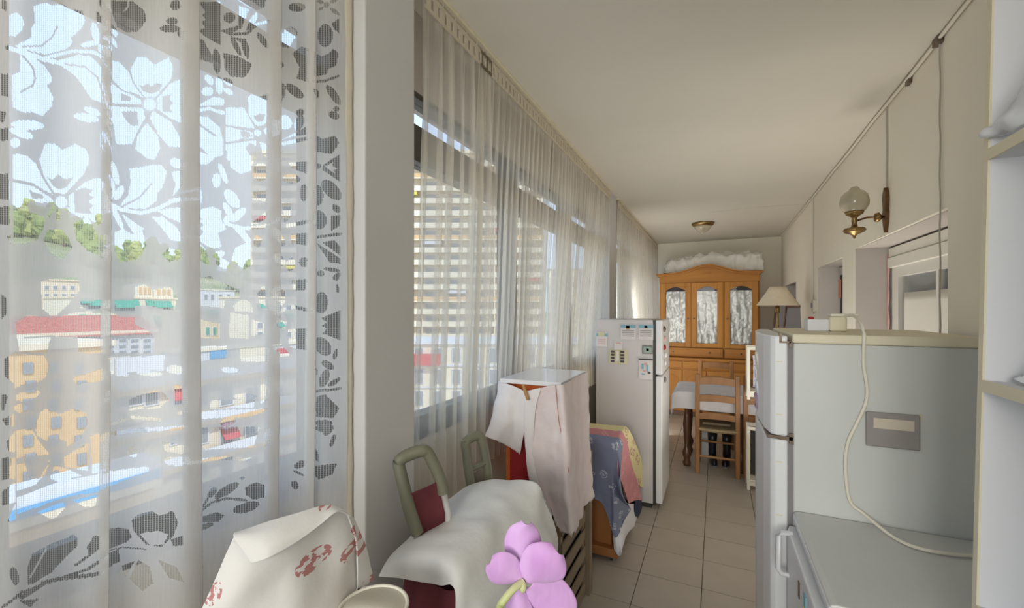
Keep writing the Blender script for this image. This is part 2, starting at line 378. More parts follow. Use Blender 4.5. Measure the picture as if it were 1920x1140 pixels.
# window in the nearest niche: shutter housing, frame, glass and a half curtain
wn = B(1.0, 1.05, 2.252, 3.46, 1.80, 1.86).box(1.0, 1.05, 3.36, 3.46, 1.0, 1.80).box(1.0, 1.05, 2.252, 2.32, 1.0, 1.80).box(1.005, 1.045, 2.85, 2.88, 1.0, 1.80).box(1.0, 1.05, 2.252, 3.46, 1.0, 1.06).obj('window_4', M['wframe']); tag(wn, kind='structure')
B(.985, 1.08, 2.253, 3.49, 1.86, 1.925).obj('shutter_box_lid', M['creamw'], wn, bev=.004)
B(.99, 1.08, 2.253, 3.49, 1.927, 1.985).obj('shutter_box', M['creamw'], wn, bev=.004)
B(1.02, 1.024, 2.32, 3.36, 1.06, 1.80).obj('pane', M['glass'], wn)
B(1.03, 1.035, 2.30, 3.34, 1.35, 1.80).obj('dark_room_glass', M['b_glass'], wn)
rows = [[(1.012+.006*math.sin(k*1.9), 2.30+k*.11, z) for k in range(10)] for z in (1.70, 1.5, 1.3, 1.06)]
cloth('half_curtain', rows, M['creamw'], wn, 40, 10, .003, th=.002)
cloth('strap', [[(.99, 3.475+.01*math.sin(z*40), z), (.985, 3.495, z)] for z in [1.95-.05*i for i in range(19)]], M['pinkp'], wn, 3, 40, .003)
# door in the second opening
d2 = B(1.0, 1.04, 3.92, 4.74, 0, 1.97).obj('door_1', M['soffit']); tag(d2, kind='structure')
B(.985, 1.0, 4.60, 4.64, .02, 1.9).obj('door_edge_strip', M['dark'], d2); B(.975, 1.0, 4.60, 4.65, 1.70, 1.86).obj('closer_bracket', M['seam'], d2)
d3 = B(1.02, 1.06, 6.16, 7.09, 0, 1.92).obj('door_2', M['walnut']); tag(d3, kind='structure')
MB().lathe([(.005, 0), (.022, .008), (.022, .03), (.005, .04)], (.985, 6.3, 1.0), 12, 'x').obj('door_knob', M['brass'], d3, smooth=True)
# baseboards
m = MB(); 
for a, b in ((YB, 2.25), (2.25, 3.9), (4.755, 6.15), (7.1, YF)):
    x0, x1 = XR(a), XR(b); m.add([(x0-.012,a,0),(x0,a,0),(x1,b,0),(x1-.012,b,0),(x0-.012,a,.08),(x0,a,.08),(x1,b,.08),(x1-.012,b,.08)], [(0,3,2,1),(4,5,6,7),(0,1,5,4),(1,2,6,5),(2,3,7,6),(3,0,4,7)])
tag(m.obj('baseboard_right', M['tile']), kind='structure')
tag(B(XL, XL+.012, YB, YF, 0, .08).obj('baseboard_left', M['tile']), kind='structure')

# left side: parapet, head wall, pillars, windows
tag(B(XO, XL, YB, YF, 0, 1.11).obj('wall_left', M['wall']), kind='structure')
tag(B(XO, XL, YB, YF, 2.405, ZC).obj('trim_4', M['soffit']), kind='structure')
p1a, p1b = onX(684, 400, -.85).y, onX(778, 400, -.85).y
p2a, p2b = onX(1143, 400, -.885).y, onX(1156, 400, -.885).y
m = MB()
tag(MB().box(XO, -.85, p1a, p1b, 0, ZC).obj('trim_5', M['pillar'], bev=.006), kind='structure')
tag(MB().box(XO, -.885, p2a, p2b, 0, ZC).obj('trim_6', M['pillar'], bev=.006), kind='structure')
tag(MB().box(XO, -.97, YF-.06, YF, 0, ZC).obj('trim_7', M['pillar']), kind='structure')
def window(n, y0, y1, mull, z0=1.11):
    m = MB(); xa, xb = -1.07, XL-.002
    m.box(xa, xb, y0, y1, z0, 1.20); m.box(xa, xb, y0, y1, 2.15, 2.285); m.box(xa, xb, y0, y1, 2.385, 2.405)
    for a, b in mull: m.box(xa, xb, a, b, 1.2, 2.15); m.box(xa, xb, a, b, 2.285, 2.385)
    o = m.obj('window_%d' % n, M['dframe'], bev=.002); tag(o, kind='structure')
    ys = sorted([q for ab in mull for q in ab]+[y0, y1]); ys = [(ys[i], ys[i+1]) for i in range(len(ys)-1)]
    for a, b in ys:
        if (a, b) in mull or b-a < .06: continue
        B(-1.04, -1.034, a, b, 1.2, 2.15).obj('pane', M['glass'], o); B(-1.04, -1.034, a, b, 2.285, 2.385).obj('top_pane', M['glass'], o)
    return o
j0 = onX(19, 500, XL).y; j1 = onX(588, 500, XL).y
window(1, YB, p1a, [(YB, YB+.06), (-.62, -.54), (j0-.1, j0), (j1, p1a)])
ma, mb = onX(953, 300, XL).y, onX(970, 300, XL).y; mc, md_ = onX(1059, 300, XL).y, onX(1072, 300, XL).y
window(2, p1b, p2a, [(p1b, p1b+.02), (ma, mb), (mc, md_)])
window(3, p2b, YF-.06, [(5.6, 5.7), (6.7, 6.8)])
B(-1.0, -.945, p1a-.035, p1a-.001, 1.11, 2.405).obj('jamb_cover', M['dframe'], bpy.data.objects['window_1'])
# outer awning slab over the windows (dark, just outside)
# ------------------------------------------------------------------ LACE CURTAIN
def P38(ox, oy, s=3.8): return lambda pts: [(ox+a/s, oy+b/s) for a, b in pts]
shapes = []          # (kind, data, value)
def poly(q, *pls, val=1):
    for p in pls: shapes.append(('p', q(p), val))
def strokes(q, s, *ls, val=1):
    for pts, wd in ls: shapes.append(('s', (q(pts), wd/s/2), val))
def lens(q, s, *ls, val=1):
    for a, b, wd in ls: shapes.append(('l', (q([a, b]), wd/s/2), val))
def disc(q, s, *cs, val=1):
    for a, b, r in cs: shapes.append(('c', (q([(a, b)])[0], r/s), val))
A = P38(0, 0); S = 3.8
poly(A, [(60,110),(110,95),(150,130),(165,180),(140,230),(100,265),(60,260)],
 [(100,330),(220,270),(220,200),(245,160),(235,45),(330,15),(370,35),(450,20),(510,65),(580,80),(600,150),(570,215),(510,265),(525,300),(480,345),(330,385),(120,350)],
 [(130,390),(220,400),(330,470),(385,550),(370,590),(340,600),(390,680),(385,750),(310,825),(240,800),(160,805),(80,770),(75,540),(130,520),(135,440)],
 [(400,430),(560,390),(640,410),(700,480),(730,600),(760,700),(800,900),(740,820),(700,730),(640,710),(560,570),(510,510)],
 [(795,0),(960,0),(1040,70),(1050,140),(1000,215),(920,225),(840,190),(800,80)],
 [(800,430),(860,440),(930,510),(960,590),(1030,690),(990,670),(870,630),(800,560)],
 [(940,490),(990,400),(1050,405),(1100,460),(1190,415),(1220,490),(1200,580),(1110,690),(1040,690),(960,570)],
 [(1120,700),(1200,600),(1290,560),(1290,890),(1200,850),(1120,780)],
 [(765,570),(870,640),(1010,700),(1020,740),(780,735)],
 [(780,755),(1030,765),(1040,840),(990,930),(950,1025),(830,1025),(810,880),(775,830)],
 [(1070,840),(1090,790),(1200,870),(1260,980),(1265,1055),(1190,1050),(1130,970)],
 [(1050,870),(1120,970),(1135,1060),(1100,1140),(1050,1125),(975,1060),(985,970)])
strokes(A, S, ([(50,345),(150,375),(300,415),(480,450)],34), ([(300,415),(520,362),(640,375),(700,405),(785,520)],24))
lens(A, S, ((530,820),(690,860),60), ((595,770),(700,825),50), ((715,930),(720,1100),38), ((730,930),(795,1085),32), ((740,850),(795,970),30),
 ((70,890),(325,895),70), ((60,925),(235,980),60), ((700,0),(725,90),38), ((735,0),(785,110),38), ((680,90),(690,180),26), ((710,120),(750,235),50), ((650,170),(680,310),52),
 ((570,325),(690,310),40), ((780,170),(840,255),45), ((705,260),(785,290),45), ((685,330),(785,400),80), ((770,240),(840,335),32), ((750,270),(800,355),30),
 ((1175,150),(1250,165),48), ((1135,205),(1270,215),54), ((1245,250),(1292,245),40))
disc(A, S, (100,1020,36), (1070,742,42))
strokes(A, S, ([(420,180),(380,260),(300,325),(150,338)],13), ([(150,400),(230,480),(250,560),(230,610),(140,660)],15), ([(470,450),(600,480),(680,560),(720,690),(740,800)],11), ([(925,0),(925,40),(890,75)],11), val=0)
poly(A, [(1000,600),(1030,610),(1060,592),(1080,612),(1110,595),(1150,600),(1130,650),(1080,668),(1030,650)], [(1150,690),(1215,675),(1190,710),(1220,740),(1190,770),(1215,805),(1150,800)], [(870,790),(990,790),(995,890),(950,895),(910,860)], [(870,660),(950,690),(940,715),(870,715)], val=0)
disc(A, S, (1070,742,56), val=.4); disc(A, S, (1070,742,38))
C = P38(0, 260)
poly(C, [(285,150),(330,30),(400,30),(460,75),(540,35),(610,80),(630,160),(590,260),(480,390),(400,380),(320,260)],
 [(80,110),(180,120),(260,180),(300,260),(400,400),(240,320),(80,285)], [(80,310),(230,335),(380,420),(400,450),(300,455),(200,440),(190,490),(80,490)],
 [(500,400),(600,310),(680,280),(740,310),(745,390),(770,450),(795,520),(720,550),(735,580),(680,620),(630,570),(520,530),(500,470)],
 [(350,650),(450,640),(500,700),(525,780),(460,860),(380,820),(320,720)], [(530,600),(620,560),(690,700),(690,830),(620,800),(550,720)], [(200,520),(330,560),(320,640),(270,720),(180,750),(85,750),(85,500),(190,495)],
 [(930,210),(1020,200),(1080,185),(1140,190),(1175,240),(1150,340),(1110,400),(1115,440),(1040,500),(900,495),(860,475),(920,400),(940,300)],
 [(870,530),(960,590),(1030,640),(970,690),(910,600)], [(1070,550),(1150,560),(1240,640),(1290,740),(1200,730),(1130,620)], [(1110,515),(1200,495),(1280,500),(1280,610),(1190,570)],
 [(1200,240),(1280,230),(1280,330),(1210,420),(1230,330)], [(700,690),(750,680),(770,760),(740,890),(700,850)],
 [(820,670),(880,640),(950,680),(1020,660),(1045,760),(1000,850),(930,870),(860,880),(820,800)], [(1140,830),(1180,780),(1280,800),(1280,850),(1190,880)])
lens(C, S, ((795,160),(845,330),52), ((765,250),(820,370),40), ((770,435),(820,365),44), ((820,435),(885,335),60), ((800,480),(885,650),42), ((1195,160),(1290,200),70))
strokes(C, S, ([(780,460),(880,510),(1010,530),(1120,500),(1200,450),(1290,430)],28), ([(250,430),(400,455)],16), ([(360,550),(400,480)],20), ([(430,570),(430,490)],20), ([(580,550),(480,490)],24))
poly(C, [(350,270),(390,285),(430,250),(470,285),(530,275),(490,340),(440,362),(390,330)], [(530,370),(600,350),(650,370),(625,400),(655,420),(625,450),(655,480),(630,510),(650,540),(540,520)], [(200,370),(300,390),(330,420),(230,430)], val=0)
strokes(C, S, ([(1080,320),(1000,420),(870,485)],13), ([(300,250),(400,400)],10), ([(600,300),(480,420)],8), val=0)
disc(C, S, (450,450,56), val=.35); disc(C, S, (450,450,40))
E_ = P38(0, 520)
poly(E_, [(300,30),(430,0),(560,0),(575,90),(500,200),(400,290),(310,220)], [(100,320),(200,270),(400,290),(560,250),(700,230),(800,250),(1060,385),(1090,430),(780,410),(400,420),(110,425)],
 [(570,170),(780,160),(790,215),(640,230),(570,215)], [(820,165),(970,160),(970,240),(820,240)], [(820,280),(970,285),(970,350),(820,355)], [(570,280),(640,280),(700,340),(570,340)],
 [(970,70),(1030,45),(1080,90),(1210,65),(1240,150),(1210,240),(1050,200),(960,200)], [(560,420),(740,415),(750,540),(570,540)], [(110,430),(380,430),(350,540),(130,530)], [(800,420),(1090,420),(1080,540),(810,540)],
 [(90,540),(330,560),(370,630),(340,720),(270,750),(150,760),(90,790)], [(250,1090),(260,1040),(300,960),(350,935),(440,980),(540,940),(620,970),(630,1040),(580,1140),(300,1140)],
 [(760,570),(1155,550),(1150,660),(800,690)], [(930,870),(1090,805),(1150,820),(1180,870),(1120,930),(930,950)], [(1210,770),(1290,770),(1290,1000),(1240,960)], [(530,720),(740,640),(745,730),(560,765)],
 [(100,1100),(160,1075),(240,1120),(240,1180),(95,1170)])
lens(E_, S, ((95,860),(290,820),70), ((85,930),(195,930),64), ((730,910),(770,800),32), ((980,680),(1140,690),36), ((820,690),(930,695),26), ((1160,650),(1290,660),60))
strokes(E_, S, ([(800,1050),(960,1000),(1120,1010)],26), ([(680,1130),(1000,1090),(1290,1060)],30), val=.8)
G_ = P38(0, 800, 3.353); S2 = 3.353
poly(G_, [(220,0),(530,0),(520,80),(430,140),(380,170),(300,90),(240,60)], [(90,20),(200,15),(240,80),(330,180),(90,190)], [(90,230),(230,220),(330,220),(300,300),(230,360),(90,400)], [(420,200),(560,100),(560,280),(430,260)], [(360,250),(440,270),(520,310),(400,360),(330,330)],
 [(570,60),(680,30),(680,280),(580,300)], [(90,440),(600,300),(930,250),(930,285),(640,400),(90,545)], [(240,540),(420,480),(430,520),(370,585),(330,585)], [(470,470),(610,430),(600,500),(540,510)],
 [(160,880),(200,790),(300,765),(480,690),(500,700),(500,760),(400,870),(340,930),(220,980),(160,985)], [(555,760),(590,690),(640,685),(635,760),(570,820),(490,890),(480,880),(560,810)],
 [(840,590),(870,560),(955,530),(990,555),(1060,520),(1090,590),(1060,680),(1000,750),(920,740),(850,660)], [(690,650),(760,640),(820,650),(840,700),(800,740),(690,780)], [(690,800),(760,780),(770,850),(690,900)], [(1050,700),(1120,670),(1120,730),(1060,740)], [(100,1080),(250,1080),(180,1125)],
 [(1000,90),(1140,110),(1140,170),(1020,150)], [(880,840),(940,880),(960,980),(900,1040),(830,960)], [(980,830),(1080,870),(1120,960),(1040,940)], [(780,880),(860,850),(800,960)])
strokes(G_, S2, ([(0,1120),(120,1030),(400,970),(560,900),(690,800)],18), ([(110,1060),(280,990),(540,945),(650,920)],26), ([(690,790),(780,765),(920,772)],8), ([(1040,210),(1140,200)],50))
lens(G_, S2, ((60,870),(85,985),54), ((820,130),(860,190),60))
poly(G_, [(290,100),(350,70),(440,100),(430,150),(370,180)], [(150,220),(250,200),(330,230),(250,330),(170,320)], [(890,680),(920,660),(950,665),(980,650),(1035,670),(1010,735),(940,745)], val=0)
strokes(G_, S2, ([(300,780),(180,940)],14), val=0)
Bq = P38(320, 0)
poly(Bq, [(215,10),(370,0),(380,320),(290,270),(210,215),(260,190),(235,150),(270,130),(235,100),(265,80)], [(200,260),(250,280),(310,380),(310,440),(200,410)], [(490,40),(550,70),(505,200),(440,235),(395,205),(480,180)], [(530,220),(560,130),(600,90),(605,130),(565,215)],
 [(450,260),(530,280),(555,350),(545,430),(520,390),(500,300)], [(395,370),(480,395),(570,460),(550,520),(520,555),(440,540),(400,480)], [(200,750),(330,680),(400,700),(395,745),(300,745)],
 [(200,820),(290,830),(370,900),(395,1000),(395,1100),(320,1120),(220,1040),(200,980)], [(200,1075),(340,1110),(300,1140),(210,1140)],
 [(545,690),(570,670),(610,695),(690,670),(690,850),(640,900),(600,900),(550,820)], [(410,760),(520,765),(560,850),(590,920),(410,885)], [(410,895),(590,950),(580,985),(410,1010)], [(410,1025),(600,1000),(590,1140),(420,1140)], [(620,1010),(690,1040),(690,1140),(640,1100)], [(640,930),(690,900),(690,1000)],
 [(480,0),(660,0),(650,60),(600,80),(540,50)], [(765,210),(880,280),(850,340),(765,330)], [(870,380),(930,330),(985,350),(990,590),(900,560),(920,480)], [(780,580),(830,610),(820,680),(785,740)], [(790,1000),(900,940),(970,900),(970,960),(880,970)], [(700,850),(770,860),(770,960),(710,980)],
 [(1140,170),(1195,130),(1195,245),(1160,215)], [(1015,370),(1080,400),(1120,385),(1150,350),(1185,380),(1170,470),(1120,490),(1110,530),(1015,550)], [(1035,960),(1080,990),(1160,970),(1185,1020),(1140,1100),(1050,1080)])
disc(Bq, S, (430,120,38), (1110,35,20), (792,460,20), (1170,780,20), (20,45,35))
lens(Bq, S, ((600,240),(680,350),42), ((440,250),(500,395),34), ((340,340),(355,515),58), ((265,530),(325,595),50), ((235,650),(325,640),66), ((360,540),(372,665),52), ((398,550),(452,605),44), ((398,625),(455,668),38),
 ((845,50),(960,50),64), ((810,240),(905,230),96), ((830,600),(945,695),64), ((785,900),(855,840),110), ((900,930),(935,820),60), ((905,820),(945,780),50), ((1100,170),(1100,335),96), ((1110,610),(1195,750),52), ((1020,620),(1050,695),42), ((1120,805),(1185,845),54),
 ((1050,0),(1090,20),26), ((1130,20),(1180,0),26), ((1060,70),(1090,50),22), ((1130,60),(1195,110),26), ((45,250),(100,270),70))
strokes(Bq, S, ([(390,210),(450,240),(540,240),(600,180),(685,160)],20), ([(200,785),(300,765),(395,800)],24), ([(790,1025),(980,985)],26), ([(1015,580),(1090,580),(1185,545)],18))
strokes(Bq, S, ([(200,870),(340,960)],16), ([(450,1010),(600,960)],8), val=0)
poly(Bq, [(580,830),(620,815),(660,820),(640,870),(600,870)], [(530,1050),(560,1020),(600,1040),(600,1120),(560,1110)], [(500,930),(560,945),(560,975),(510,975)], val=0)
disc(Bq, S, (610,950,34), val=.3); disc(Bq, S, (610,950,22))
D_ = P38(320, 260)
poly(D_, [(1035,0),(1175,0),(1175,60),(1120,110),(1040,90)], [(1195,110),(1195,315),(1080,225),(1080,190)], [(1130,550),(1195,545),(1185,620),(1130,665)], [(1040,740),(1195,860),(1195,895),(1120,880)], [(1075,740),(1150,725),(1195,780),(1195,840)],
 [(200,510),(320,480),(385,510),(380,570),(415,640),(360,670),(385,770),(310,780),(200,720),(250,660),(225,640),(250,610),(215,590),(240,570),(200,560)], [(450,620),(520,640),(570,720),(585,900),(530,930),(450,870),(470,780),(540,740)],
 [(200,110),(340,130),(280,180),(200,180)], [(440,130),(590,120),(570,230),(500,250),(440,200)], [(570,380),(690,370),(690,450),(580,440)], [(560,610),(670,520),(680,560),(610,610)], [(600,680),(645,720),(620,780),(580,750)], [(200,730),(270,790),(300,900),(260,890),(200,850)],
 [(850,170),(985,160),(985,260),(860,205)], [(860,680),(985,670),(985,760),(870,750)], [(800,450),(860,460),(865,560),(820,605)], [(200,1000),(300,980),(420,1040),(500,1080),(500,1140),(200,1140)])
disc(D_, S, (1050,195,20), (1068,962,22)); poly(D_, [(1095,200),(1150,165),(1140,195),(1170,215),(1145,230),(1165,260)], val=0)
lens(D_, S, ((1080,300),(1190,435),90), ((1045,330),(1050,475),74), ((1045,510),(1065,645),100), ((1140,475),(1190,525),46), ((1085,925),(1190,945),30), ((1145,1005),(1190,955),36), ((1170,1055),(1175,1100),20),
 ((350,240),(348,345),62), ((365,170),(420,315),38), ((205,330),(215,475),52), ((412,360),(490,490),74), ((398,450),(455,565),44), ((398,590),(455,545),46), ((448,590),(535,495),56), ((630,175),(630,305),104), ((315,840),(405,810),52), ((345,860),(440,915),64),
 ((805,280),(925,290),66), ((948,325),(948,445),56), ((835,890),(895,900),95), ((720,830),(830,890),70), ((925,860),(985,900),70), ((720,640),(820,760),70))
strokes(D_, S, ([(410,600),(520,640),(650,630),(800,550)],26), ([(1040,702),(1195,680)],20), ([(60,390),(190,360)],20), ([(0,440),(190,430)],26), ([(840,620),(980,590)],26))
F_ = P38(320, 520)
poly(F_, [(1195,230),(1195,450),(1080,400),(1105,365),(1075,345),(1105,320),(1070,290)], [(1050,850),(1100,835),(1185,930),(1150,1000),(1050,1000),(1040,920)],
 [(610,120),(650,60),(700,90),(760,55),(830,100),(830,180),(760,250),(640,220)], [(720,480),(800,470),(870,560),(780,570)], [(570,180),(520,150),(460,200),(470,240),(590,250)], [(210,300),(370,330),(370,440),(210,430)], [(210,490),(420,490),(410,580),(210,600)], [(500,500),(710,500),(690,600),(510,600)],
 [(210,955),(700,935),(560,1000),(210,1010)], [(640,720),(710,700),(700,870),(640,900)], [(580,300),(660,330),(660,400),(570,420)], [(740,280),(840,320),(830,380),(750,350)], [(870,20),(980,10),(970,90),(880,90)], [(850,370),(980,360),(970,520),(860,500)], [(440,250),(560,270),(560,440),(430,430)], [(230,60),(420,80),(400,220),(210,200)],
 [(0,760),(90,790),(90,960),(20,980),(0,900)], [(300,880),(600,870),(590,930),(290,940)])
lens(F_, S, ((1075,105),(1068,255),84), ((1050,430),(1115,555),90), ((1150,585),(1165,510),26), ((1080,595),(1145,655),50), ((1110,655),(1075,785),54), ((1115,775),(1190,715),34), ((1035,1040),(1145,1035),44), ((1095,1125),(1145,1055),40), ((1030,640),(1048,695),26), ((370,1050),(475,1015),60), ((380,660),(495,665),40), ((460,850),(610,850),44), ((1140,0),(1180,15),30), ((1170,50),(1175,110),16))
strokes(F_, S, ([(740,260),(880,210),(1010,240)],26), ([(1040,815),(1190,788)],18))
H_ = P38(320, 800, 3.353)
poly(H_, [(470,380),(540,350),(600,370),(600,440),(520,460),(475,430)], [(170,570),(300,540),(350,560),(310,600),(180,600)], [(915,250),(1035,228),(1010,300),(940,335),(920,310)], [(190,10),(560,0),(520,130),(200,150)], [(600,0),(640,20),(620,110),(580,140)])
lens(H_, S2, ((240,445),(295,385),46), ((285,455),(435,355),54), ((195,510),(255,425),16), ((400,535),(555,480),62), ((165,640),(275,612),36), ((918,140),(935,222),22), ((795,262),(860,222),42), ((788,280),(855,312),16), ((598,295),(606,365),16), ((1000,125),(1022,45),24), ((915,10),(1000,15),40), ((960,50),(1000,-10),30), ((440,330),(470,320),16), ((790,345),(810,400),40))
strokes(H_, S2, ([(165,545),(260,480),(360,455),(475,462)],16), ([(0,230),(80,220),(360,200),(500,205)],22))
poly(C, [(-60,260),(55,250),(62,440),(-60,420)], [(-60,490),(65,480),(65,620),(-60,600)], [(40,700),(68,690),(68,750)])
poly(A, [(5,530),(52,530),(52,690),(5,680)], [(0,790),(40,800),(20,880),(0,870)], [(0,920),(52,910),(52,1010),(0,1000)], [(10,0),(45,10),(40,90),(10,60)])
poly(E_, [(20,580),(88,540),(88,760),(20,700)], [(0,830),(45,840),(20,940),(0,950)], [(0,1010),(88,970),(88,1060),(30,1050)], [(0,120),(40,150),(40,260),(0,300)])
poly(G_, [(30,90),(84,20),(84,160),(40,150)], [(0,190),(84,190),(84,320),(0,330)], [(0,400),(80,340),(80,470),(0,495)], [(30,590),(80,480),(84,580)])

def eval_open(U, V):
    out = np.zeros(U.shape)
    for k, data, val in shapes:
        if k == 'p': P = np.array(data); x0, y0 = P.min(0); x1, y1 = P.max(0)
        elif k == 's': P = np.array(data[0]); x0, y0 = P.min(0)-data[1]; x1, y1 = P.max(0)+data[1]
        elif k == 'l': P = np.array(data[0]); x0, y0 = P.min(0)-data[1]; x1, y1 = P.max(0)+data[1]
        else: x0, y0, x1, y1 = data[0][0]-data[1], data[0][1]-data[1], data[0][0]+data[1], data[0][1]+data[1]
        idx = np.where((U >= x0) & (U <= x1) & (V >= y0) & (V <= y1))[0]
        if not len(idx): continue
        u, v = U[idx], V[idx]
        if k == 'p':
            ins = np.zeros(u.shape, bool); n = len(P)
            for i in range(n):
                (ax, ay), (bx, by) = P[i], P[(i+1) % n]
                if ay == by: continue
                c = ((ay > v) != (by > v)) & (u < (bx-ax)*(v-ay)/(by-ay)+ax); ins ^= c
        elif k == 's':
            ins = np.zeros(u.shape, bool)
            for i in range(len(P)-1):
                a, b = P[i], P[i+1]; d = b-a; t = np.clip(((u-a[0])*d[0]+(v-a[1])*d[1])/(d@d+1e-9), 0, 1)
                ins |= (u-a[0]-t*d[0])**2+(v-a[1]-t*d[1])**2 < data[1]**2
        elif k == 'l':
            a, b = P; d = b-a; L2 = d@d; t = ((u-a[0])*d[0]+(v-a[1])*d[1])/L2; q = np.abs((u-a[0])*d[1]-(v-a[1])*d[0])/math.sqrt(L2)
            ins = (t > 0) & (t < 1) & (q < data[1]*np.sqrt(np.clip(4*t*(1-t), 0, 1)))
        else: ins = (u-data[0][0])**2+(v-data[0][1])**2 < data[1]**2
        out[idx[ins]] = val
    return out

def gridmesh(name, PX, PY, PZ, mtl, UU=None, VV=None, attr=None):
    n, m_ = PX.shape; me = bpy.data.meshes.new(name)
    co = np.stack([PX, PY, PZ], -1).reshape(-1, 3).astype(np.float32)
    i, j = np.meshgrid(np.arange(n-1), np.arange(m_-1), indexing='ij'); a = (i*m_+j).ravel()
    F = np.stack([a, a+m_, a+m_+1, a+1], -1).astype(np.int32); nf = len(F)
    me.vertices.add(len(co)); me.vertices.foreach_set('co', co.ravel())
    me.loops.add(nf*4); me.loops.foreach_set('vertex_index', F.ravel())
    me.polygons.add(nf); me.polygons.foreach_set('loop_start', np.arange(0, nf*4, 4, dtype=np.int32))
    me.update(calc_edges=True); me.polygons.foreach_set('use_smooth', np.ones(nf, bool))
    if UU is not None:
        uvl = me.uv_layers.new(name='UVMap'); uv = np.stack([UU.ravel(), VV.ravel()], -1)[F.ravel()]
        uvl.data.foreach_set('uv', uv.astype(np.float32).ravel())
    if attr is not None:
        at = me.attributes.new('open', 'FLOAT', 'POINT'); at.data.foreach_set('value', attr.ravel().astype(np.float32))
    me.validate(); me.materials.append(mtl); return me

XC = -.90
# S-shaped pleats: the cloth runs forward, doubles back, runs forward again (columns given where the fold edges show)
legs = [(-30, 205, .004, .0), (205, 190, .0, -.008), (190, 372, -.008, .006), (372, 337, .006, -.004), (337, 525, -.004, .004), (525, 501, .004, -.006), (501, 591, -.006, .004), (591, 577, .004, -.004), (577, 648, -.004, .0)]
us, xs, ps = [], [], []
for k, (a, b, xa, xb) in enumerate(legs):
    n = max(4, int(abs(b-a)/1.45)); t = np.linspace(0, 1, n, endpoint=False)
    us += list(a+(b-a)*t); xs += list(xa+(xb-xa)*(.5-.5*np.cos(math.pi*t))); ps += [(-70 if b < a else 0)]*n
us = np.array(us); ps = np.array(ps, float); xs = np.array(xs)+.005*np.sin(us/24.)
rr = (us-U0)/FP; dd = XC/(rr*ct-st); Yc = dd*(rr*st+ct)
zs = np.concatenate([np.linspace(2.64, 2.46, 12, endpoint=False), np.linspace(2.46, .95, 690), np.linspace(.94, .62, 12)])
YY, ZZ = np.meshgrid(Yc, zs, indexing='ij'); DDp = np.meshgrid(dd, zs, indexing='ij')[0]
UU = np.meshgrid(us, zs, indexing='ij')[0]; VV = V0-FP*(ZZ-H)/DDp
op = eval_open((UU).ravel(), (VV+ps[:, None]).ravel()).reshape(UU.shape)
XX = XC+xs[:, None]+0*ZZ+.006*np.sin(UU/60.+ZZ*2.)*(2.6-ZZ)
lc_me = gridmesh('lace_panel', XX, YY, ZZ, M['lace'], UU, VV, op)
lace = link('lace_curtain', lc_me)
tag(lace, 'white floral lace curtain with scalloped border filling the near left window', 'curtain')
# the same lace continuing behind the camera, mirrored repeat of the pattern
us2 = np.linspace(-30, 560, 180); yb = Yc[0]-(np.linspace(0, 1, 180))*1.2
rr2 = (us2-U0)/FP; dd2 = XC/(rr2*ct-st); zs2 = np.linspace(2.64, .7, 260)
YY2, ZZ2 = np.meshgrid(yb, zs2, indexing='ij'); U2 = np.meshgrid(us2, zs2, indexing='ij')[0]; V2 = V0-FP*(ZZ2-H)/np.meshgrid(dd2, zs2, indexing='ij')[0]
op2 = eval_open(U2.ravel(), V2.ravel()).reshape(U2.shape)
link('lace_return', gridmesh('lace_return', XC+.012*np.sin(U2/18.), YY2, ZZ2, M['lace'], U2, V2, op2), lace)
# hem and side border of firmer cloth
cloth('side_hem', [[(XC+.004, Yc[-1]-.006, z), (XC+.012, Yc[-1]+.012, z), (XC+.004, Yc[-1]+.022, z)] for z in (2.64, 2.0, 1.4, .8)], M['header'], lace, 6, 60, .003, 14, 3, .0015)

# curtain tracks on the ceiling
def track(y0, y1, label):
    t = B(-.892, -.862, y0, y1, 2.683, 2.70).obj('curtain_track', M['cream'], bev=.002)
    return tag(t, label, 'curtain rail')
track(-1.2, p1a-.02, 'cream ceiling curtain rail above the near lace curtain'); track(p1b+.01, p2a-.01, 'cream ceiling curtain rail above the long sheer curtains'); track(p2b+.01, YF-.08, 'cream ceiling curtain rail at the far end beside the wardrobe')

def sheer(y0, y1, zb, label, seed, lam=.075, amp=.022, back=0.0, diag=0.0, gather=None):
    """voile with gathered folds, pinched at the heading"""
    n = int((y1-y0)/lam*16); m_ = 60
    t = np.linspace(y0, y1, n); z = np.linspace(2.665, zb, m_); T, Z = np.meshgrid(t, z, indexing='ij')
    rs = np.random.RandomState(seed); ph = np.cumsum(rs.uniform(.7, 1.3, n)); ph = ph/ph[-1]*(y1-y0)/lam*2*math.pi
    env = .35+.65*np.clip((2.66-Z)/.5, 0, 1)
    am = amp*(.6+.8*np.interp(np.arange(n), np.linspace(0, n-1, 24), rs.rand(24)))[:, None]
    drift = .012*np.sin(Z*2.1+seed)*np.clip((2.6-Z), 0, 1)
    X = -.883+am*env*np.sin(ph[:, None]+.25*np.sin(Z*3+seed))+drift-back*np.clip((2.6-Z)/1.3, 0, 1.0)
    Y = T+.45*am*env*np.sin(2*ph[:, None]+1)+diag*np.clip(2.5-Z, 0, 2)*((T-y0)/(y1-y0))
    if gather: Y = np.where(True, Y, Y)
    o = link('sheer_curtain', gridmesh('sheer_curtain', X, Y, Z, M['sheer'], T, Z)); tag(o, label, 'curtain')
    tp = MB(); s_ = .04; k = y0+.01; pk = MB()
    tp.box(-.872, -.868, y0, y1, 2.60, 2.612); tp.box(-.872, -.868, y0, y1, 2.648, 2.664)
    while k < y1: tp.box(-.8722, -.8678, k, min(k+s_*.55, y1), 2.61, 2.65); k += s_
    tp.obj('heading_tape', M['header'], o)
    hk = MB(); k = y0+.03
    while k < y1: hk.box(-.876, -.872, k, k+.006, 2.645, 2.69); k += .08
    hk.obj('curtain_hook', M['wirecover'], o, kind='stuff')
    return o
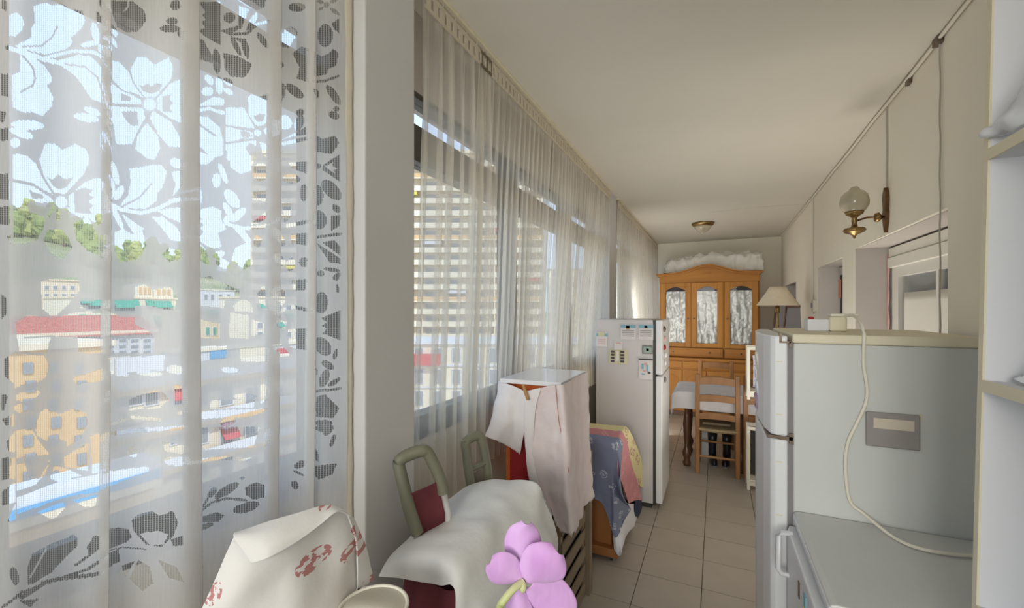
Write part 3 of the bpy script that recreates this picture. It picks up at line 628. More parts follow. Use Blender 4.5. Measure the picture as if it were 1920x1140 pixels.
ya = onX(792, 400, -.88).y; ym = onX(918, 400, -.88).y
sheer(ya, ym, .86, 'ivory sheer curtain just past the white pillar, nearest of the plain sheers', 3, amp=.026, back=.03)
sheer(ym-.10, 2.42, .9, 'ivory sheer curtain behind the cloth-covered cabinet, with a dense gathered edge', 5, lam=.06, amp=.018, back=.075)
sheer(2.42, p2a-.015, .95, 'ivory sheer curtain hanging behind the far left refrigerator', 8, lam=.06, amp=.018, back=.075)
sheer(p2b+.015, 7.45, 1.0, 'ivory sheer curtain in the far bay next to the pine wardrobe', 11, lam=.07)
B(-.98, -.95, p1b+.02, p1b+.021, 1.2, 1.21)  # (no object: spacing reference)

# ================================================================== CEILING, WALL FITTINGS
cl = thing('ceiling_lamp', (-.15, 5.98, 2.7), 'small brass and frosted glass ceiling light in front of the wardrobe', 'lamp')
MB().lathe([(.02, 2.699), (.13, 2.698), (.135, 2.685), (.12, 2.665), (.10, 2.655)], (-.15, 5.98, 0), 32).obj('brass_rim', M['brass'], cl, smooth=True)
MB().lathe([(.105, 2.66), (.095, 2.635), (.065, 2.60), (.03, 2.58), (.012, 2.572), (.008, 2.56), (.002, 2.555)], (-.15, 5.98, 0), 32).obj('glass_bowl', M['globe'], cl, smooth=True)

sy = 2.93; sx_ = XR(sy); gx = onY(1602, 382, sy).x
sc_ = thing('wall_sconce', (sx_, sy, 2.1), 'antique brass wall lamp with a frosted globe on the right wall', 'lamp')
yb_ = sy
MB().lathe([(.001, -.155), (.008, -.14), (.02, -.10), (.032, -.06), (.036, -.03), (.034, 0), (.028, .04), (.036, .07), (.04, .1), (.032, .125), (.014, .14), (.001, .15)], (0, 0, 0), 20).v
plate = [(-.001, -.105), (.006, -.085), (.016, -.06), (.024, -.03), (.026, 0), (.018, .02), (.022, .045), (.027, .075), (.022, .105), (.012, .12), (.004, .135)]
m = MB(); pts = [(sy-a, 2.115+b) for a, b in plate]+[(sy+a, 2.115+b) for a, b in reversed(plate)]
m.prism(pts, 'x', sx_-.018, sx_); m.obj('wall_plate', M['bronze'], sc_, bev=.005)
MB().lathe([(.003, 0), (.022, .004), (.026, .02), (.012, .032), (.004, .045)], (sx_-.06, sy, 2.095), 18, 'x').obj('rosette', M['brass'], sc_, smooth=True)
MB().tube([(sx_-.02, sy, 2.095), (sx_-.09, sy, 2.098), (gx+.012, sy, 2.085)], .0055, 10).obj('arm', M['bronze'], sc_, smooth=True)
MB().lathe([(.001, 1.985), (.006, 1.99), (.008, 2.002), (.016, 2.01), (.045, 2.022), (.052, 2.034), (.045, 2.044), (.016, 2.05), (.011, 2.07), (.014, 2.085), (.012, 2.098), (.02, 2.11), (.038, 2.12), (.044, 2.135)], (gx, sy, 0), 28).obj('lamp_body', M['brass'], sc_, smooth=True)
MB().lathe([(.034, 2.128), (.052, 2.142), (.065, 2.168), (.067, 2.192), (.060, 2.222), (.044, 2.242), (.026, 2.252), (.022, 2.262), (.015, 2.27)], (gx, sy, 0), 32).obj('glass_globe', M['globe'], sc_, smooth=True)

def wallcable(name, pts, r, m, label):
    return tag(MB().tube(pts, r, 8).obj(name, m, smooth=True), label, 'cable')
yk = 2.30
wallcable('ceiling_cable', [(XR(y)-.012, y, 2.69-.008*abs(math.sin(y*3))) for y in [.9+.25*i for i in range(27)]], .007, M['cable'], 'cable painted white running along the top of the right wall')
wallcable('hanging_wire', [(XR(yk)-.006, yk+.004*math.sin(i*1.3), 2.69-i*.05) for i in range(26)], .003, M['wirecover'], 'thin wire hanging down the right wall beside the near niche')
wallcable('sconce_wire', [(XR(sy)-.005, sy+.002*math.sin(i), 2.685-i*.045) for i in range(11)], .0035, M['wirecover'], 'thin wire running down to the brass wall lamp')
y5 = 5.0
wallcable('far_wire', [(XR(y5)-.006, y5, 2.68-i*.08) for i in range(15)], .005, M['wirecover'], 'painted wire down the right wall past the second opening')
sw = thing('wall_switch', (XR(4.95), 4.92, 1.62), 'small grey switch box on the right wall beside the second opening', 'switch')
B(XR(5)-.03, XR(5), 4.87, 4.97, 1.58, 1.69).obj('switch_box', M['wirecover'], sw, bev=.006); B(XR(5)-.036, XR(5)-.03, 4.89, 4.95, 1.61, 1.66).obj('rocker', M['gasket'], sw)
jb = B(.81, XR(2.62)-.0, 2.60, 2.64, 2.655, 2.69).obj('cable_clamp', M['hinge'], bev=.003); tag(jb, 'small dark clamp where the cable turns near the ceiling, above the brass lamp', 'clamp')
jb2 = B(.80, XR(2.3), 2.28, 2.33, 2.668, 2.699).obj('cable_clamp', M['hinge'], bev=.003); tag(jb2, 'small dark clamp at the top of the hanging wire by the near niche', 'clamp')

# ================================================================== RIGHT FRIDGE
fx0, fx1, fy0, fy1, fz = .262, .80, 1.902, 2.50, 1.508
fr = thing('refrigerator', (.53, 2.2, 0), 'tall white refrigerator standing sideways on the right with a cable over it', 'refrigerator')
B(fx0, fx1, fy0, fy1, .05, fz-.034).obj('body', M['white_app'], fr, bev=.006)
B(fx0-.004, fx1, fy0-.006, fy1, fz-.034, fz).obj('top_board', M['cream'], fr, bev=.006)
B(fx0+.01, fx1-.02, fy0+.02, fy1-.02, 0, .05).obj('plinth', M['dark'], fr)
B(fx0-.018, fx0, fy0+.006, fy1-.006, .06, fz-.03).obj('gasket', M['gasket'], fr)
def fdoor(z0, z1, nm):
    xa = fx0-.018; prof = [(xa, fy0), (xa-.040, fy0), (xa-.055, fy0+.015), (xa-.07, fy0+.10), (xa-.078, fy0+.3), (xa-.07, fy1-.1), (xa-.055, fy1-.015), (xa-.04, fy1), (xa, fy1)]
    o = MB().prism(prof, 'z', z0, z1).obj(nm, M['white_door'], fr, bev=.006)
    return o
du = fdoor(1.122, fz-.008, 'freezer_door'); dl = fdoor(.07, 1.108, 'door')
B(fx0-.085, fx0-.02, fy0+.001, fy1-.003, 1.109, 1.121).obj('handle_strip', M['hinge'], fr, bev=.002)
B(fx0-.045, fx0-.037, fy0-.003, fy0+.02, fz-.03, fz+.003).box(fx0-.045, fx0-.008, fy0-.003, fy0+.02, fz-.035, fz-.028).box(fx0-.014, fx0-.004, fy0-.003, fy0+.02, fz-.05, fz-.03).obj('hinge', M['hinge'], fr)
B(fx0-.045, fx0-.002, fy0-.003, fy0+.015, 1.108, 1.122).box(fx0-.014, fx0, fy0-.003, fy0+.015, 1.095, 1.135).obj('hinge', M['hinge'], fr)
for z in (1.40, 1.20, 1.02, .82): B(fx0-.055, fx0-.035, fy0-.0015, fy0, z, z+.004).obj('screw_cap', M['cream'], fr)
# magnets hanging on its front
for i, (yy, z, s_, mm, lb) in enumerate([(2.2, 1.36, .05, 'creamw', 'cream magnet with a tassel, topmost on the side-on refrigerator door'), (2.26, 1.30, .045, 'whitelam', 'white magnet hanging below the cream one on the refrigerator door'), (2.2, 1.235, .05, 'clothwhite', 'pale blue patterned magnet in the middle of the refrigerator door'), (2.22, 1.175, .05, 'lilac', 'lilac magnet, lowest on the side-on refrigerator door')]):
    xs_ = fx0-.096
    mg = surf([[(xs_-.012*math.sin(a)*.5-.002, yy+s_*math.cos(a)*.8*k, z+s_*math.sin(a)*k) for a in [j*math.pi/6 for j in range(13)]] for k in (.05, .6, 1)], 26, 5, .004, 30, i).obj('fridge_magnet', M[mm], smooth=True)
    mg.modifiers.new('t', 'SOLIDIFY').thickness = .012; tag(mg, lb, 'magnet')
# plaque taped to the side
a, b = onY(1622, 770, 1.902), onY(1724, 845, 1.902)
pq = thing('taped_plate', (a.x, 1.9, b.z), 'grey plastic plate with a strip of beige tape on the refrigerator side', 'plate')
B(a.x, b.x, 1.890, 1.9015, b.z, a.z).obj('plate', M['plaqueg'], pq, bev=.005)
c1, c2_ = onY(1636, 782, 1.9), onY(1712, 808, 1.9)
B(c1.x, c2_.x, 1.8885, 1.8905, c2_.z, c1.z).obj('tape_strip', M['tape'], pq); B(b.x-.002, b.x+.007, 1.899, 1.9015, a.z-.02, a.z+.004).obj('tape_scrap', M['papery'], pq)
# stuff on top
ad = thing('plug_adapter', (.42, 2.25, fz), 'cream plug adapter on top of the refrigerator with a cable', 'adapter')
B(.43, .49, 2.19, 2.27, fz, fz+.062).obj('adapter_block', M['cream'], ad, bev=.008); B(.435, .53, 2.20, 2.26, fz+.062, fz+.074).obj('plug', M['creamw'], ad, bev=.005)
cbx = B(.355, .43, 2.2, 2.3, fz, fz+.05).obj('small_white_box', M['b_white'], bev=.004); tag(cbx, 'small white box beside the plug adapter on the refrigerator', 'box')
rc = MB().lathe([(.002, 0), (.010, .001), (.012, .006), (.009, .010), (.002, .011)], (.37, 2.22, fz+.05), 16).obj('bottle_stopper', M['red'], smooth=True); tag(rc, 'small dark red stopper lying on the white box', 'stopper')
cab = [onY(1583, 593, 2.2), onY(1600, 592, 2.1), onY(1612, 603, 1.95), onY(1620, 625, 1.893)]+[onY(u, v, 1.893) for u, v in ((1619, 680), (1626, 730), (1622, 760), (1606, 795), (1590, 830), (1585, 870), (1589, 920), (1597, 945), (1618, 962))]+[onZ(u, v, .858) for u, v in ((1640, 975), (1665, 1000), (1700, 1020), (1740, 1032), (1790, 1040), (1835, 1043))]
cab[12:14] = [onY(1618, 962, 1.885)]
def smoothpath(P, k=6):
    P = np.array([tuple(p) for p in P])[:, None, :]; return [Vector(q[0]) for q in catmull(P, np.linspace(0, len(P)-1, (len(P)-1)*k))]
tag(MB().tube(smoothpath(cab), .0055, 10).obj('power_cable', M['cable'], smooth=True), 'cream power cable snaking down the refrigerator side onto the freezer top', 'cable')

# ================================================================== SMALL FREEZER
gz = .85
sf = thing('small_freezer', (.53, 1.6, 0), 'low white freezer with a flat top in front of the tall side-on refrigerator', 'freezer')
zx = .259; y0_, y1_ = 1.335, 1.896
B(zx+.035, .80, y0_+.01, y1_, .03, gz-.045).obj('body', M['white_app'], sf, bev=.005)
m = MB().prism([(zx+.004, gz-.042), (zx, gz-.02), (zx+.004, gz-.004), (zx+.02, gz), (.80, gz), (.80, gz-.042)], 'y', y0_, y1_)
m.obj('worktop', M['whitelam'] if False else mat('freezer_top', (.60, .605, .59), .4, (.575, .58, .565), 5), sf, bev=.004)
B(zx-.0005, zx+.02, y0_-.001, y1_, gz-.034, gz-.008).obj('front_trim', M['white_door'], sf, bev=.006)
m = MB().prism([(zx+.035, y0_+.012), (zx-.008, y0_+.012), (zx-.02, y0_+.04), (zx-.022, y1_-.04), (zx-.012, y1_-.004), (zx+.035, y1_-.004)], 'z', .06, gz-.055)
m.obj('door', M['white_door'], sf, bev=.006)
B(zx-.024, zx-.0205, y0_+.16, y0_+.19, gz-.20, gz-.09).obj('label_strip', M['paperb'], sf); B(zx-.026, zx-.024, y0_+.165, y0_+.185, gz-.17, gz-.13).obj('label_print', M['b_yel'], sf)
B(zx-.024, zx-.0205, y0_+.27, y0_+.285, gz-.16, gz-.11).obj('door_mark', M['hinge'], sf)
hy = y1_-.075
m = MB().tube([(zx-.01, hy, gz-.055), (zx-.045, hy, gz-.057), (zx-.055, hy, gz-.07), (zx-.055, hy, gz-.19), (zx-.045, hy, gz-.205), (zx-.01, hy, gz-.207)], .009, 8)
m.obj('handle', M['white_door'], sf, bev=0, smooth=True)
# ================================================================== OPEN SHELF UNIT (leans a touch towards the wall)
su = thing('shelf_unit', (.5, 1.22, 0), 'white open shelving with cream edges at the right edge of the picture', 'shelves')
sxf = .484
B(sxf, .80, 1.245, 1.262, .03, 2.55).obj('side_panel', M['b_white'], su); B(sxf-.004, sxf, 1.2448, 1.2622, .03, 2.55).obj('edge_strip', M['cream'], su)
B(sxf, .80, .50, .517, .03, 2.55).obj('side_panel', M['b_white'], su); B(sxf-.004, sxf, .4998, .5172, .03, 2.55).obj('edge_strip', M['cream'], su)
B(.785, .80, .517, 1.245, .03, 2.55).obj('back_panel', M['b_white'], su)
for z in (.08, .95, 1.428, 1.915, 2.38):
    s_ = B(sxf, .785, .517, 1.245, z, z+.022).obj('shelf', M['b_white'], su); B(sxf-.004, sxf, .517, 1.245, z-.001, z+.023).obj('edge_strip', M['cream'], s_)
B(sxf+.01, .79, .50, 1.262, 0, .03).obj('plinth', M['b_white'], su)
su.rotation_euler = (0, math.radians(1.1), 0)
def crumple(name, c, r, m, label, cat, seed, amp=.5):
    bmx = MB(); n = 26; k = 16; v = []
    for i in range(k+1):
        th = math.pi*i/k
        for j in range(n):
            ph = 2*math.pi*j/n; d = Vector((math.sin(th)*math.cos(ph), math.sin(th)*math.sin(ph), math.cos(th)))
            q = 1+amp*noise.noise(d*2.3+Vector((seed, 0, 0)))+amp*.5*noise.noise(d*6+Vector((seed, 3, 0)))
            z = d.z*r[2]*q; v.append((c[0]+d.x*r[0]*q, c[1]+d.y*r[1]*q, max(c[2]+z, c[2]-r[2]*.8)))
    bmx.add(v, [(i*n+j, i*n+(j+1) % n, (i+1)*n+(j+1) % n, (i+1)*n+j) for i in range(k) for j in range(n)])
    return tag(bmx.obj(name, m, smooth=True), label, cat)
cloth('plastic_bag', [[(.535, 1.225, 1.955), (.53, 1.16, 1.953), (.545, 1.05, 1.955)], [(.505, 1.245, 1.965), (.515, 1.17, 1.985), (.54, 1.05, 2.07)], [(.54, 1.235, 1.96), (.56, 1.15, 2.02), (.6, 1.02, 2.14)], [(.58, 1.22, 1.955), (.64, 1.1, 1.965), (.68, 1.0, 2.0)]], M['bag'], None, 26, 26, .014, 26, 4)
tag(bpy.data.objects['plastic_bag'], 'crumpled thin white plastic bag on the upper shelf', 'bag')
lc = spotted('spotted_lace_cloth', (.74, .75, .80), (.25, .25, .28), 60, .28, .4); lz = 1.455
cloth('lace_cloth', [[(.545, 1.22, lz), (.54, 1.12, lz), (.545, 1.0, lz)], [(.56, 1.21, lz+.01), (.56, 1.13, lz+.04), (.57, 1.0, lz+.05)], [(.60, 1.19, lz+.03), (.60, 1.12, lz+.14), (.61, .98, lz+.16)], [(.66, 1.18, lz+.08), (.66, 1.10, lz+.23), (.67, .95, lz+.22)], [(.72, 1.2, lz), (.72, 1.1, lz+.02), (.73, .95, lz)]], lc, None, 40, 40, .012, 22, 2)
tag(bpy.data.objects['lace_cloth'], 'white cloth with dark dots heaped on the middle shelf', 'cloth')
crumple('tied_bag', (.63, 1.09, 1.045), (.07, .09, .10), M['clothwhite'], 'lilac white tied bag on the low shelf at the bottom right', 'bag', 5, .35)
crumple('folded_linen', (.64, .8, 1.03), (.09, .16, .07), M['clothwhite'], 'white linen bundle on the low shelf, nearer than the tied bag', 'linen', 9, .3)
#@@PART2
# ================================================================== FAR LEFT FRIDGE
lf = thing('refrigerator', (-.66, 3.9, 0), 'white refrigerator on the left with papers stuck on its side', 'refrigerator')
lx0, lx1, ly0, ly1, lz1 = -.918, -.455, 3.59, 4.18, 1.515
B(lx0, lx1, ly0, ly1, .04, lz1).obj('body', M['fridge_far'], lf, bev=.006)
B(lx0+.02, lx1-.01, ly0+.02, ly1-.02, 0, .04).obj('plinth', M['dark'], lf)
B(lx1, lx1+.02, ly0+.004, ly1-.004, .03, lz1-.004).obj('gasket', M['dark'], lf)
B(lx1+.02, lx1+.07, ly0, ly1, 1.078, lz1).obj('freezer_door', M['white_door'], lf, bev=.008)
B(lx1+.02, lx1+.07, ly0, ly1, .05, 1.064).obj('door', M['white_door'], lf, bev=.008)
B(lx1-.01, lx1+.06, ly0+.006, ly0+.05, lz1, lz1+.006).obj('hinge', M['hinge'], lf)
FY = ly0-.0015
def note(u0, v0, u1, v1, m, nm, label, cat, parts=()):
    a, b = onY(u0, v0, FY), onY(u1, v1, FY); t = thing(nm, (a.x, FY, b.z), label, cat)
    rowsn = [[(a.x+(b.x-a.x)*i/4, FY-.002-.004*(j/4.)**2*(1+.5*math.sin(i)), a.z+(b.z-a.z)*j/4) for i in range(5)] for j in range(5)]
    o = surf(rowsn, 8, 8).obj('sheet', M[m], t); o.modifiers.new('t', 'SOLIDIFY').thickness = .0008
    for k, (p0, q0, p1, q1, mm) in enumerate(parts):
        xa, xb = a.x+(b.x-a.x)*p0, a.x+(b.x-a.x)*p1; za, zb = a.z+(b.z-a.z)*q0, a.z+(b.z-a.z)*q1
        B(xa, xb, FY-.0085, FY-.007+.004, min(za, zb), max(za, zb)).obj('print', M[mm], t)
    return t
tl_ = [(.06, .35+.14*i, .9, .38+.14*i, 'gasket') for i in range(4)]
note(1118, 622, 1139, 650, 'paper', 'pinned_note', 'pinkish note with a pale top and blue dots, leftmost on the far refrigerator', 'note', [(.2, 0, .75, .3, 'papery'), (0, .1, .15, .3, 'paperb'), (.8, .1, 1, .3, 'paperb')]+[(.15, .5+.14*i, .85, .54+.14*i, 'pinkp') for i in range(3)])
note(1164, 609, 1192, 637, 'paper', 'pinned_note', 'small calendar sheet with blue top, left of the pair on the far refrigerator', 'note', [(0, 0, 1, .22, 'paperb'), (.35, .05, .6, .3, 'peg')]+[(.1, .38+.12*i, .9, .41+.12*i, 'gasket') for i in range(4)])
note(1198, 609, 1225, 637, 'paper', 'pinned_note', 'small calendar sheet with blue top, right of the pair on the far refrigerator', 'note', [(0, 0, 1, .22, 'paperb'), (.4, .05, .6, .3, 'papery')]+[(.1, .38+.12*i, .9, .41+.12*i, 'gasket') for i in range(4)])
note(1152, 639, 1167, 656, 'paper', 'pinned_note', 'small pale pink tag above the beige photo card', 'note', [(.2, .2, .8, .3, 'pinkp')])
note(1142, 654, 1177, 683, 'papery', 'photo_card', 'beige card with two columns of dark squares on the far refrigerator', 'card', [(.12, .1+.22*i, .3, .24+.22*i, 'ink') for i in range(4)]+[(.62, .1+.22*i, .82, .24+.22*i, 'ink') for i in range(4)]+[(.4, .15, .54, .8, 'creamw')])
note(1204, 647, 1224, 664, 'gasket', 'framed_magnet', 'green picture magnet with a dark rim on the far refrigerator', 'magnet', [(.15, .15, .9, .88, 'magnetg'), (.4, .35, .65, .65, 'papery')])
note(1198, 672, 1224, 712, 'paper', 'drawing', 'white drawing with blue and pink scribbles, lowest on the far refrigerator', 'drawing', [(0, 0, 1, .07, 'ink'), (.2, .25, .35, .5, 'paperb'), (.4, .2, .6, .3, 'pinkp'), (.55, .3, .7, .6, 'paperb'), (.3, .55, .5, .65, 'pinkp'), (.65, .62, .85, .72, 'ink'), (.2, .72, .45, .78, 'paperb')])
for i, (y, z, mm, lb) in enumerate([(3.68, 1.44, 'hinge', 'dark magnet high on the front of the far refrigerator'), (3.72, 1.36, 'pinkp', 'pink magnet on the front of the far refrigerator'), (3.7, 1.29, 'red', 'red magnet on the front of the far refrigerator'), (3.74, 1.16, 'paper', 'white paper magnet just above the door gap of the far refrigerator'), (3.74, 1.02, 'gasket', 'grey magnet below the door gap of the far refrigerator'), (3.78, 1.22, 'b_white', 'white magnet beside the red one on the far refrigerator front')]):
    o = MB().lathe([(.002, 0), (.022, .002), (.024, .010), (.016, .016), (.002, .02)], (lx1+.07, y, z), 14, 'x').obj('fridge_magnet', M[mm], smooth=True); tag(o, lb, 'magnet')

# ================================================================== DINING CORNER
tb = thing('dining_table', (-.04, 5.0, 0), 'dark wooden dining table with turned legs under a white cloth', 'table')
B(-.37, .33, 4.66, 5.32, .725, .752).obj('tabletop', M['walnut'], tb, bev=.004)
B(-.32, .28, 4.72, 5.26, .64, .725).obj('apron', M['walnut'], tb)
for x, y in ((-.27, 4.76), (.225, 4.76), (-.27, 5.22), (.235, 5.22)):
    MB().lathe([(.034, 0), (.04, .03), (.026, .06), (.04, .10), (.044, .13), (.03, .17), (.022, .2), (.032, .3), (.036, .42), (.03, .52), (.02, .56), (.034, .585), (.034, .64)], (x, y, 0), 18).obj('leg', M['walnut'], tb, smooth=True)
rows = [[(-.385, 5.34, .60), (-.38, 5.33, .757), (0, 5.33, .757), (.34, 5.33, .757), (.345, 5.34, .60)],
        [(-.395, 5.25, .58), (-.38, 5.25, .757), (0, 5.25, .757), (.34, 5.25, .757), (.35, 5.25, .58)],
        [(-.41, 4.95, .56), (-.38, 4.95, .758), (0, 4.95, .757), (.34, 4.95, .758), (.355, 4.95, .57)],
        [(-.40, 4.70, .56), (-.38, 4.68, .758), (0, 4.68, .757), (.34, 4.68, .758), (.35, 4.70, .58)],
        [(-.40, 4.645, .555), (-.375, 4.645, .74), (0, 4.648, .74), (.34, 4.645, .74), (.35, 4.65, .58)],
        [(-.405, 4.63, .53), (-.37, 4.632, .60), (0, 4.64, .60), (.34, 4.632, .60), (.35, 4.64, .57)]]
tag(cloth('tablecloth', rows, M['tablecloth'], None, 60, 60, .003, 9, 1), 'white cloth hanging over the far dining table', 'tablecloth')

def ladder_chair(label, loc, rz=0, name='ladder_back_chair'):
    """origin under the middle of the back; the sitter faces +y"""
    t = thing(name, (0, 0, 0), label, 'chair'); W = .175; wd = M['chairwood']
    for s in (-1, 1):
        MB().box(s*W-.02, s*W+.02, -.02, .02, 0, .97).obj('leg', wd, t, bev=.005)
        MB().box(s*W-.018, s*W+.018, .34, .376, 0, .45).obj('leg', wd, t, bev=.005)
        MB().tube([(s*W, 0, .13), (s*W, .35, .13)], .011, 8).obj('stretcher', wd, t)
        MB().tube([(s*W, 0, .30), (s*W, .35, .30)], .011, 8).obj('stretcher', wd, t)
    for z0, z1, cv in ((.865, .93, .018), (.70, .76, .014), (.53, .585, .012)):
        n = 10; top = [(-W+2*W*i/n, z1+cv*math.sin(math.pi*i/n)) for i in range(n+1)]; bot = [(-W+2*W*i/n, z0+cv*.6*math.sin(math.pi*i/n)) for i in range(n, -1, -1)]
        MB().prism(top+bot, 'y', -.009, .009).obj('slat', wd, t, bev=.002)
    MB().tube([(-W, 0, .17), (W, 0, .17)], .012, 8).obj('stretcher', wd, t)
    MB().tube([(-W, .358, .22), (W, .358, .22)], .012, 8).obj('stretcher', wd, t)
    rows = [[(-W+2*W*i/4, y, .445+zz-.008*math.sin(math.pi*i/4)) for i in range(5)] for y, zz in ((-.012, -.02), (-.01, .0), (.15, -.008), (.33, 0), (.372, .0), (.374, -.03))]
    o = surf(rows, 14, 16).obj('seat', M['rush'], t, smooth=True); md = o.modifiers.new('t', 'SOLIDIFY'); md.thickness = .028; md.offset = -1
    t.location = loc; t.rotation_euler = (0, 0, rz)
    return t
c1_ = ladder_chair('wooden ladder-back chair with rush seat, its back to us in front of the table', (.012, 4.58, 0))
dup(c1_, (-.0, 5.86, 0), 'wooden ladder-back chair on the far side of the table, facing us', math.pi)
dup(c1_, (.43, 4.62, 0), 'wooden ladder-back chair at the right of the table, mostly behind the white trolley', 0)
# seat cushions seen through the slats
cu = B(-.12, .13, 4.70, 4.84, .452, .475).obj('folded_cardboard', M['crate'], bev=.003); tag(cu, 'flat tan folded cardboard lying on the front chair seat', 'cardboard')
# black boots under the table
def boot(x, y, rz, label):
    t = thing('rubber_boot', (0, 0, 0), label, 'boot', None)
    MB().lathe([(.036, .05), (.038, .09), (.036, .14), (.043, .22), (.05, .30), (.047, .30), (.04, .22), (.03, .15), (.01, .14)], (0, .03, 0), 18).obj('shaft', M['rubber'], t, smooth=True)
    surf([[(-.036*k*math.cos(a), -.07+.11*math.sin(a)*k, z) for a in [j*math.pi/6 for j in range(13)]] for k, z in ((1, 0), (1.02, .02), (.98, .045), (.8, .075), (.4, .09))], 26, 12).obj('foot', M['rubber'], t, smooth=True)
    MB().prism([(.04*math.cos(j*math.pi/8), -.07+.115*math.sin(j*math.pi/8)) for j in range(16)], 'z', 0, .016).obj('sole', M['gasket'], t)
    t.location = (x, y, 0); t.rotation_euler = (0, 0, rz); return t
boot(-.03, 4.98, .1, 'black rubber boot under the table, left of the pair'); boot(.10, 4.99, -.1, 'black rubber boot under the table, right of the pair')
pb = B(-.14, .0, 5.12, 5.2, .0, .26).obj('white_box', M['b_white'], bev=.004); tag(pb, 'white carton on the floor under the table behind the boots', 'box')
# cream trolley right of the table
tr = thing('cream_trolley', (.4, 4.4, 0), 'cream framed two-tier trolley partly hidden by the side-on refrigerator', 'trolley')
def fr4(z0, z1, nm):
    for ya_, yb_ in ((4.335, 4.36), (4.50, 4.525)):
        q = B(.25, .275, ya_, yb_, z0, z1).box(.48, .505, ya_, yb_, z0, z1).box(.2751, .4799, ya_+.002, yb_-.002, z1-.03, z1-.001).box(.2751, .4799, ya_+.002, yb_-.002, z0+.04, z0+.075)
        q.obj(nm, M['creamw'], tr)
fr4(0, .56, 'lower_frame'); fr4(.80, 1.27, 'upper_frame')
B(.49, .505, 4.40, 4.46, .0, 1.27).obj('post', M['creamw'], tr)
B(.27, .5, 4.36, 4.51, .07, .085).obj('shelf', M['creamw'], tr); B(.27, .5, 4.36, 4.51, .82, .835).obj('shelf', M['creamw'], tr)
B(.29, .48, 4.47, 4.49, .10, .50).obj('back_mesh', M['dark'], tr)
tag(cloth('hung_cloth', [[(.30+.05*i, 4.40+.02*math.sin(i*2), z) for i in range(5)] for z in (1.19, 1.1, .98, .90)], M['ppurple'], None, 20, 20, .01, 20, 5), 'white cloth with blue print hanging in the upper trolley frame', 'cloth')
o = MB().lathe([(.002, .09), (.03, .09), (.045, .12), (.05, .2), (.04, .27), (.02, .30), (.018, .33), (.002, .33)], (.41, 4.42, 0), 18).obj('teal_jug', M['greenfoam'], smooth=True); tag(o, 'teal plastic jug standing on the lower trolley shelf', 'jug')
# cabinet, lamp and leaning frames in the far right corner
cb = thing('low_cabinet', (.62, 5.4, 0), 'narrow wooden cabinet carrying the table lamp behind the side-on refrigerator', 'cabinet')
B(.42, .82, 5.12, 5.55, .05, 1.12).obj('body', M['walnut'], cb, bev=.004); B(.40, .83, 5.10, 5.57, 1.12, 1.15).obj('top', M['walnut'], cb, bev=.004)
B(.408, .42, 5.14, 5.53, .08, 1.10).obj('door', M['chairwood'], cb, bev=.004); B(.43, .80, 5.14, 5.53, 0, .05).obj('plinth', M['dark'], cb)
lp = onY(1458, 572, 5.3)
tlmp = thing('table_lamp', (lp.x, 5.3, 1.15), 'brass table lamp with a cream pleated empire shade', 'lamp')
MB().lathe([(.07, 1.15), (.072, 1.165), (.05, 1.175), (.02, 1.19), (.011, 1.21), (.011, 1.40), (.018, 1.42), (.012, 1.44), (.010, 1.56), (.022, 1.57), (.022, 1.63), (.008, 1.64), (.006, 1.70)], (lp.x, 5.3, 0), 20).obj('stem', M['brass'], tlmp, smooth=True)
prof = [(.198, 1.642), (.145, 1.72), (.10, 1.79), (.077, 1.835), (.075, 1.835), (.098, 1.788), (.143, 1.718), (.195, 1.642)]
mm_ = MB(); n = 64; v = []
for r, z in prof:
    for k in range(n): a = 2*math.pi*k/n; q = r*(1+.006*math.cos(a*32)); v.append((lp.x+q*math.cos(a), 5.3+q*math.sin(a), z))
mm_.add(v, [(i*n+k, i*n+(k+1) % n, (i+1)*n+(k+1) % n, (i+1)*n+k) for i in range(len(prof)-1) for k in range(n)])
mm_.obj('lamp_shade', M['shade'], tlmp, smooth=True)
def frame(x, y, w_, h_, z0, rz, label):
    t = thing('picture_frame', (0, 0, 0), label, 'picture frame')
    B(-w_/2, w_/2, -.01, .01, 0, h_).obj('backing', M['gasket'], t)
    B(-w_/2, -w_/2+.03, -.02, .012, 0, h_).box(w_/2-.03, w_/2, -.02, .012, 0, h_).box(-w_/2, w_/2, -.02, .012, 0, .03).box(-w_/2, w_/2, -.02, .012, h_-.03, h_).obj('frame', M['walnut'], t, bev=.003)
    t.location = (x, y, z0); t.rotation_euler = (math.radians(-6), 0, rz); return t
frame(.80, 5.9, .42, .50, 1.15, math.radians(-70), 'dark wooden frame leaning behind the lamp, the nearer one')
frame(.79, 6.5, .42, .60, 1.15, math.radians(-60), 'dark wooden frame leaning behind the lamp, the taller one further back')
sb = thing('storage_chest', (.65, 6.2, 0), 'dark chest under the leaning frames in the far right corner', 'chest')
B(.50, .835, 5.62, 6.88, .0, 1.12).obj('body', M['walnut'], sb, bev=.004); B(.49, .84, 5.61, 6.89, 1.12, 1.15).obj('lid', M['walnut'], sb, bev=.004)
o = MB().lathe([(.002, 1.15), (.03, 1.15), (.035, 1.17), (.015, 1.2), (.018, 1.23), (.04, 1.26), (.03, 1.29), (.002, 1.3)], (.76, 5.38, 0), 14).obj('black_figurine', M['rubber'], smooth=True); tag(o, 'small black ornament beside the table lamp', 'ornament')

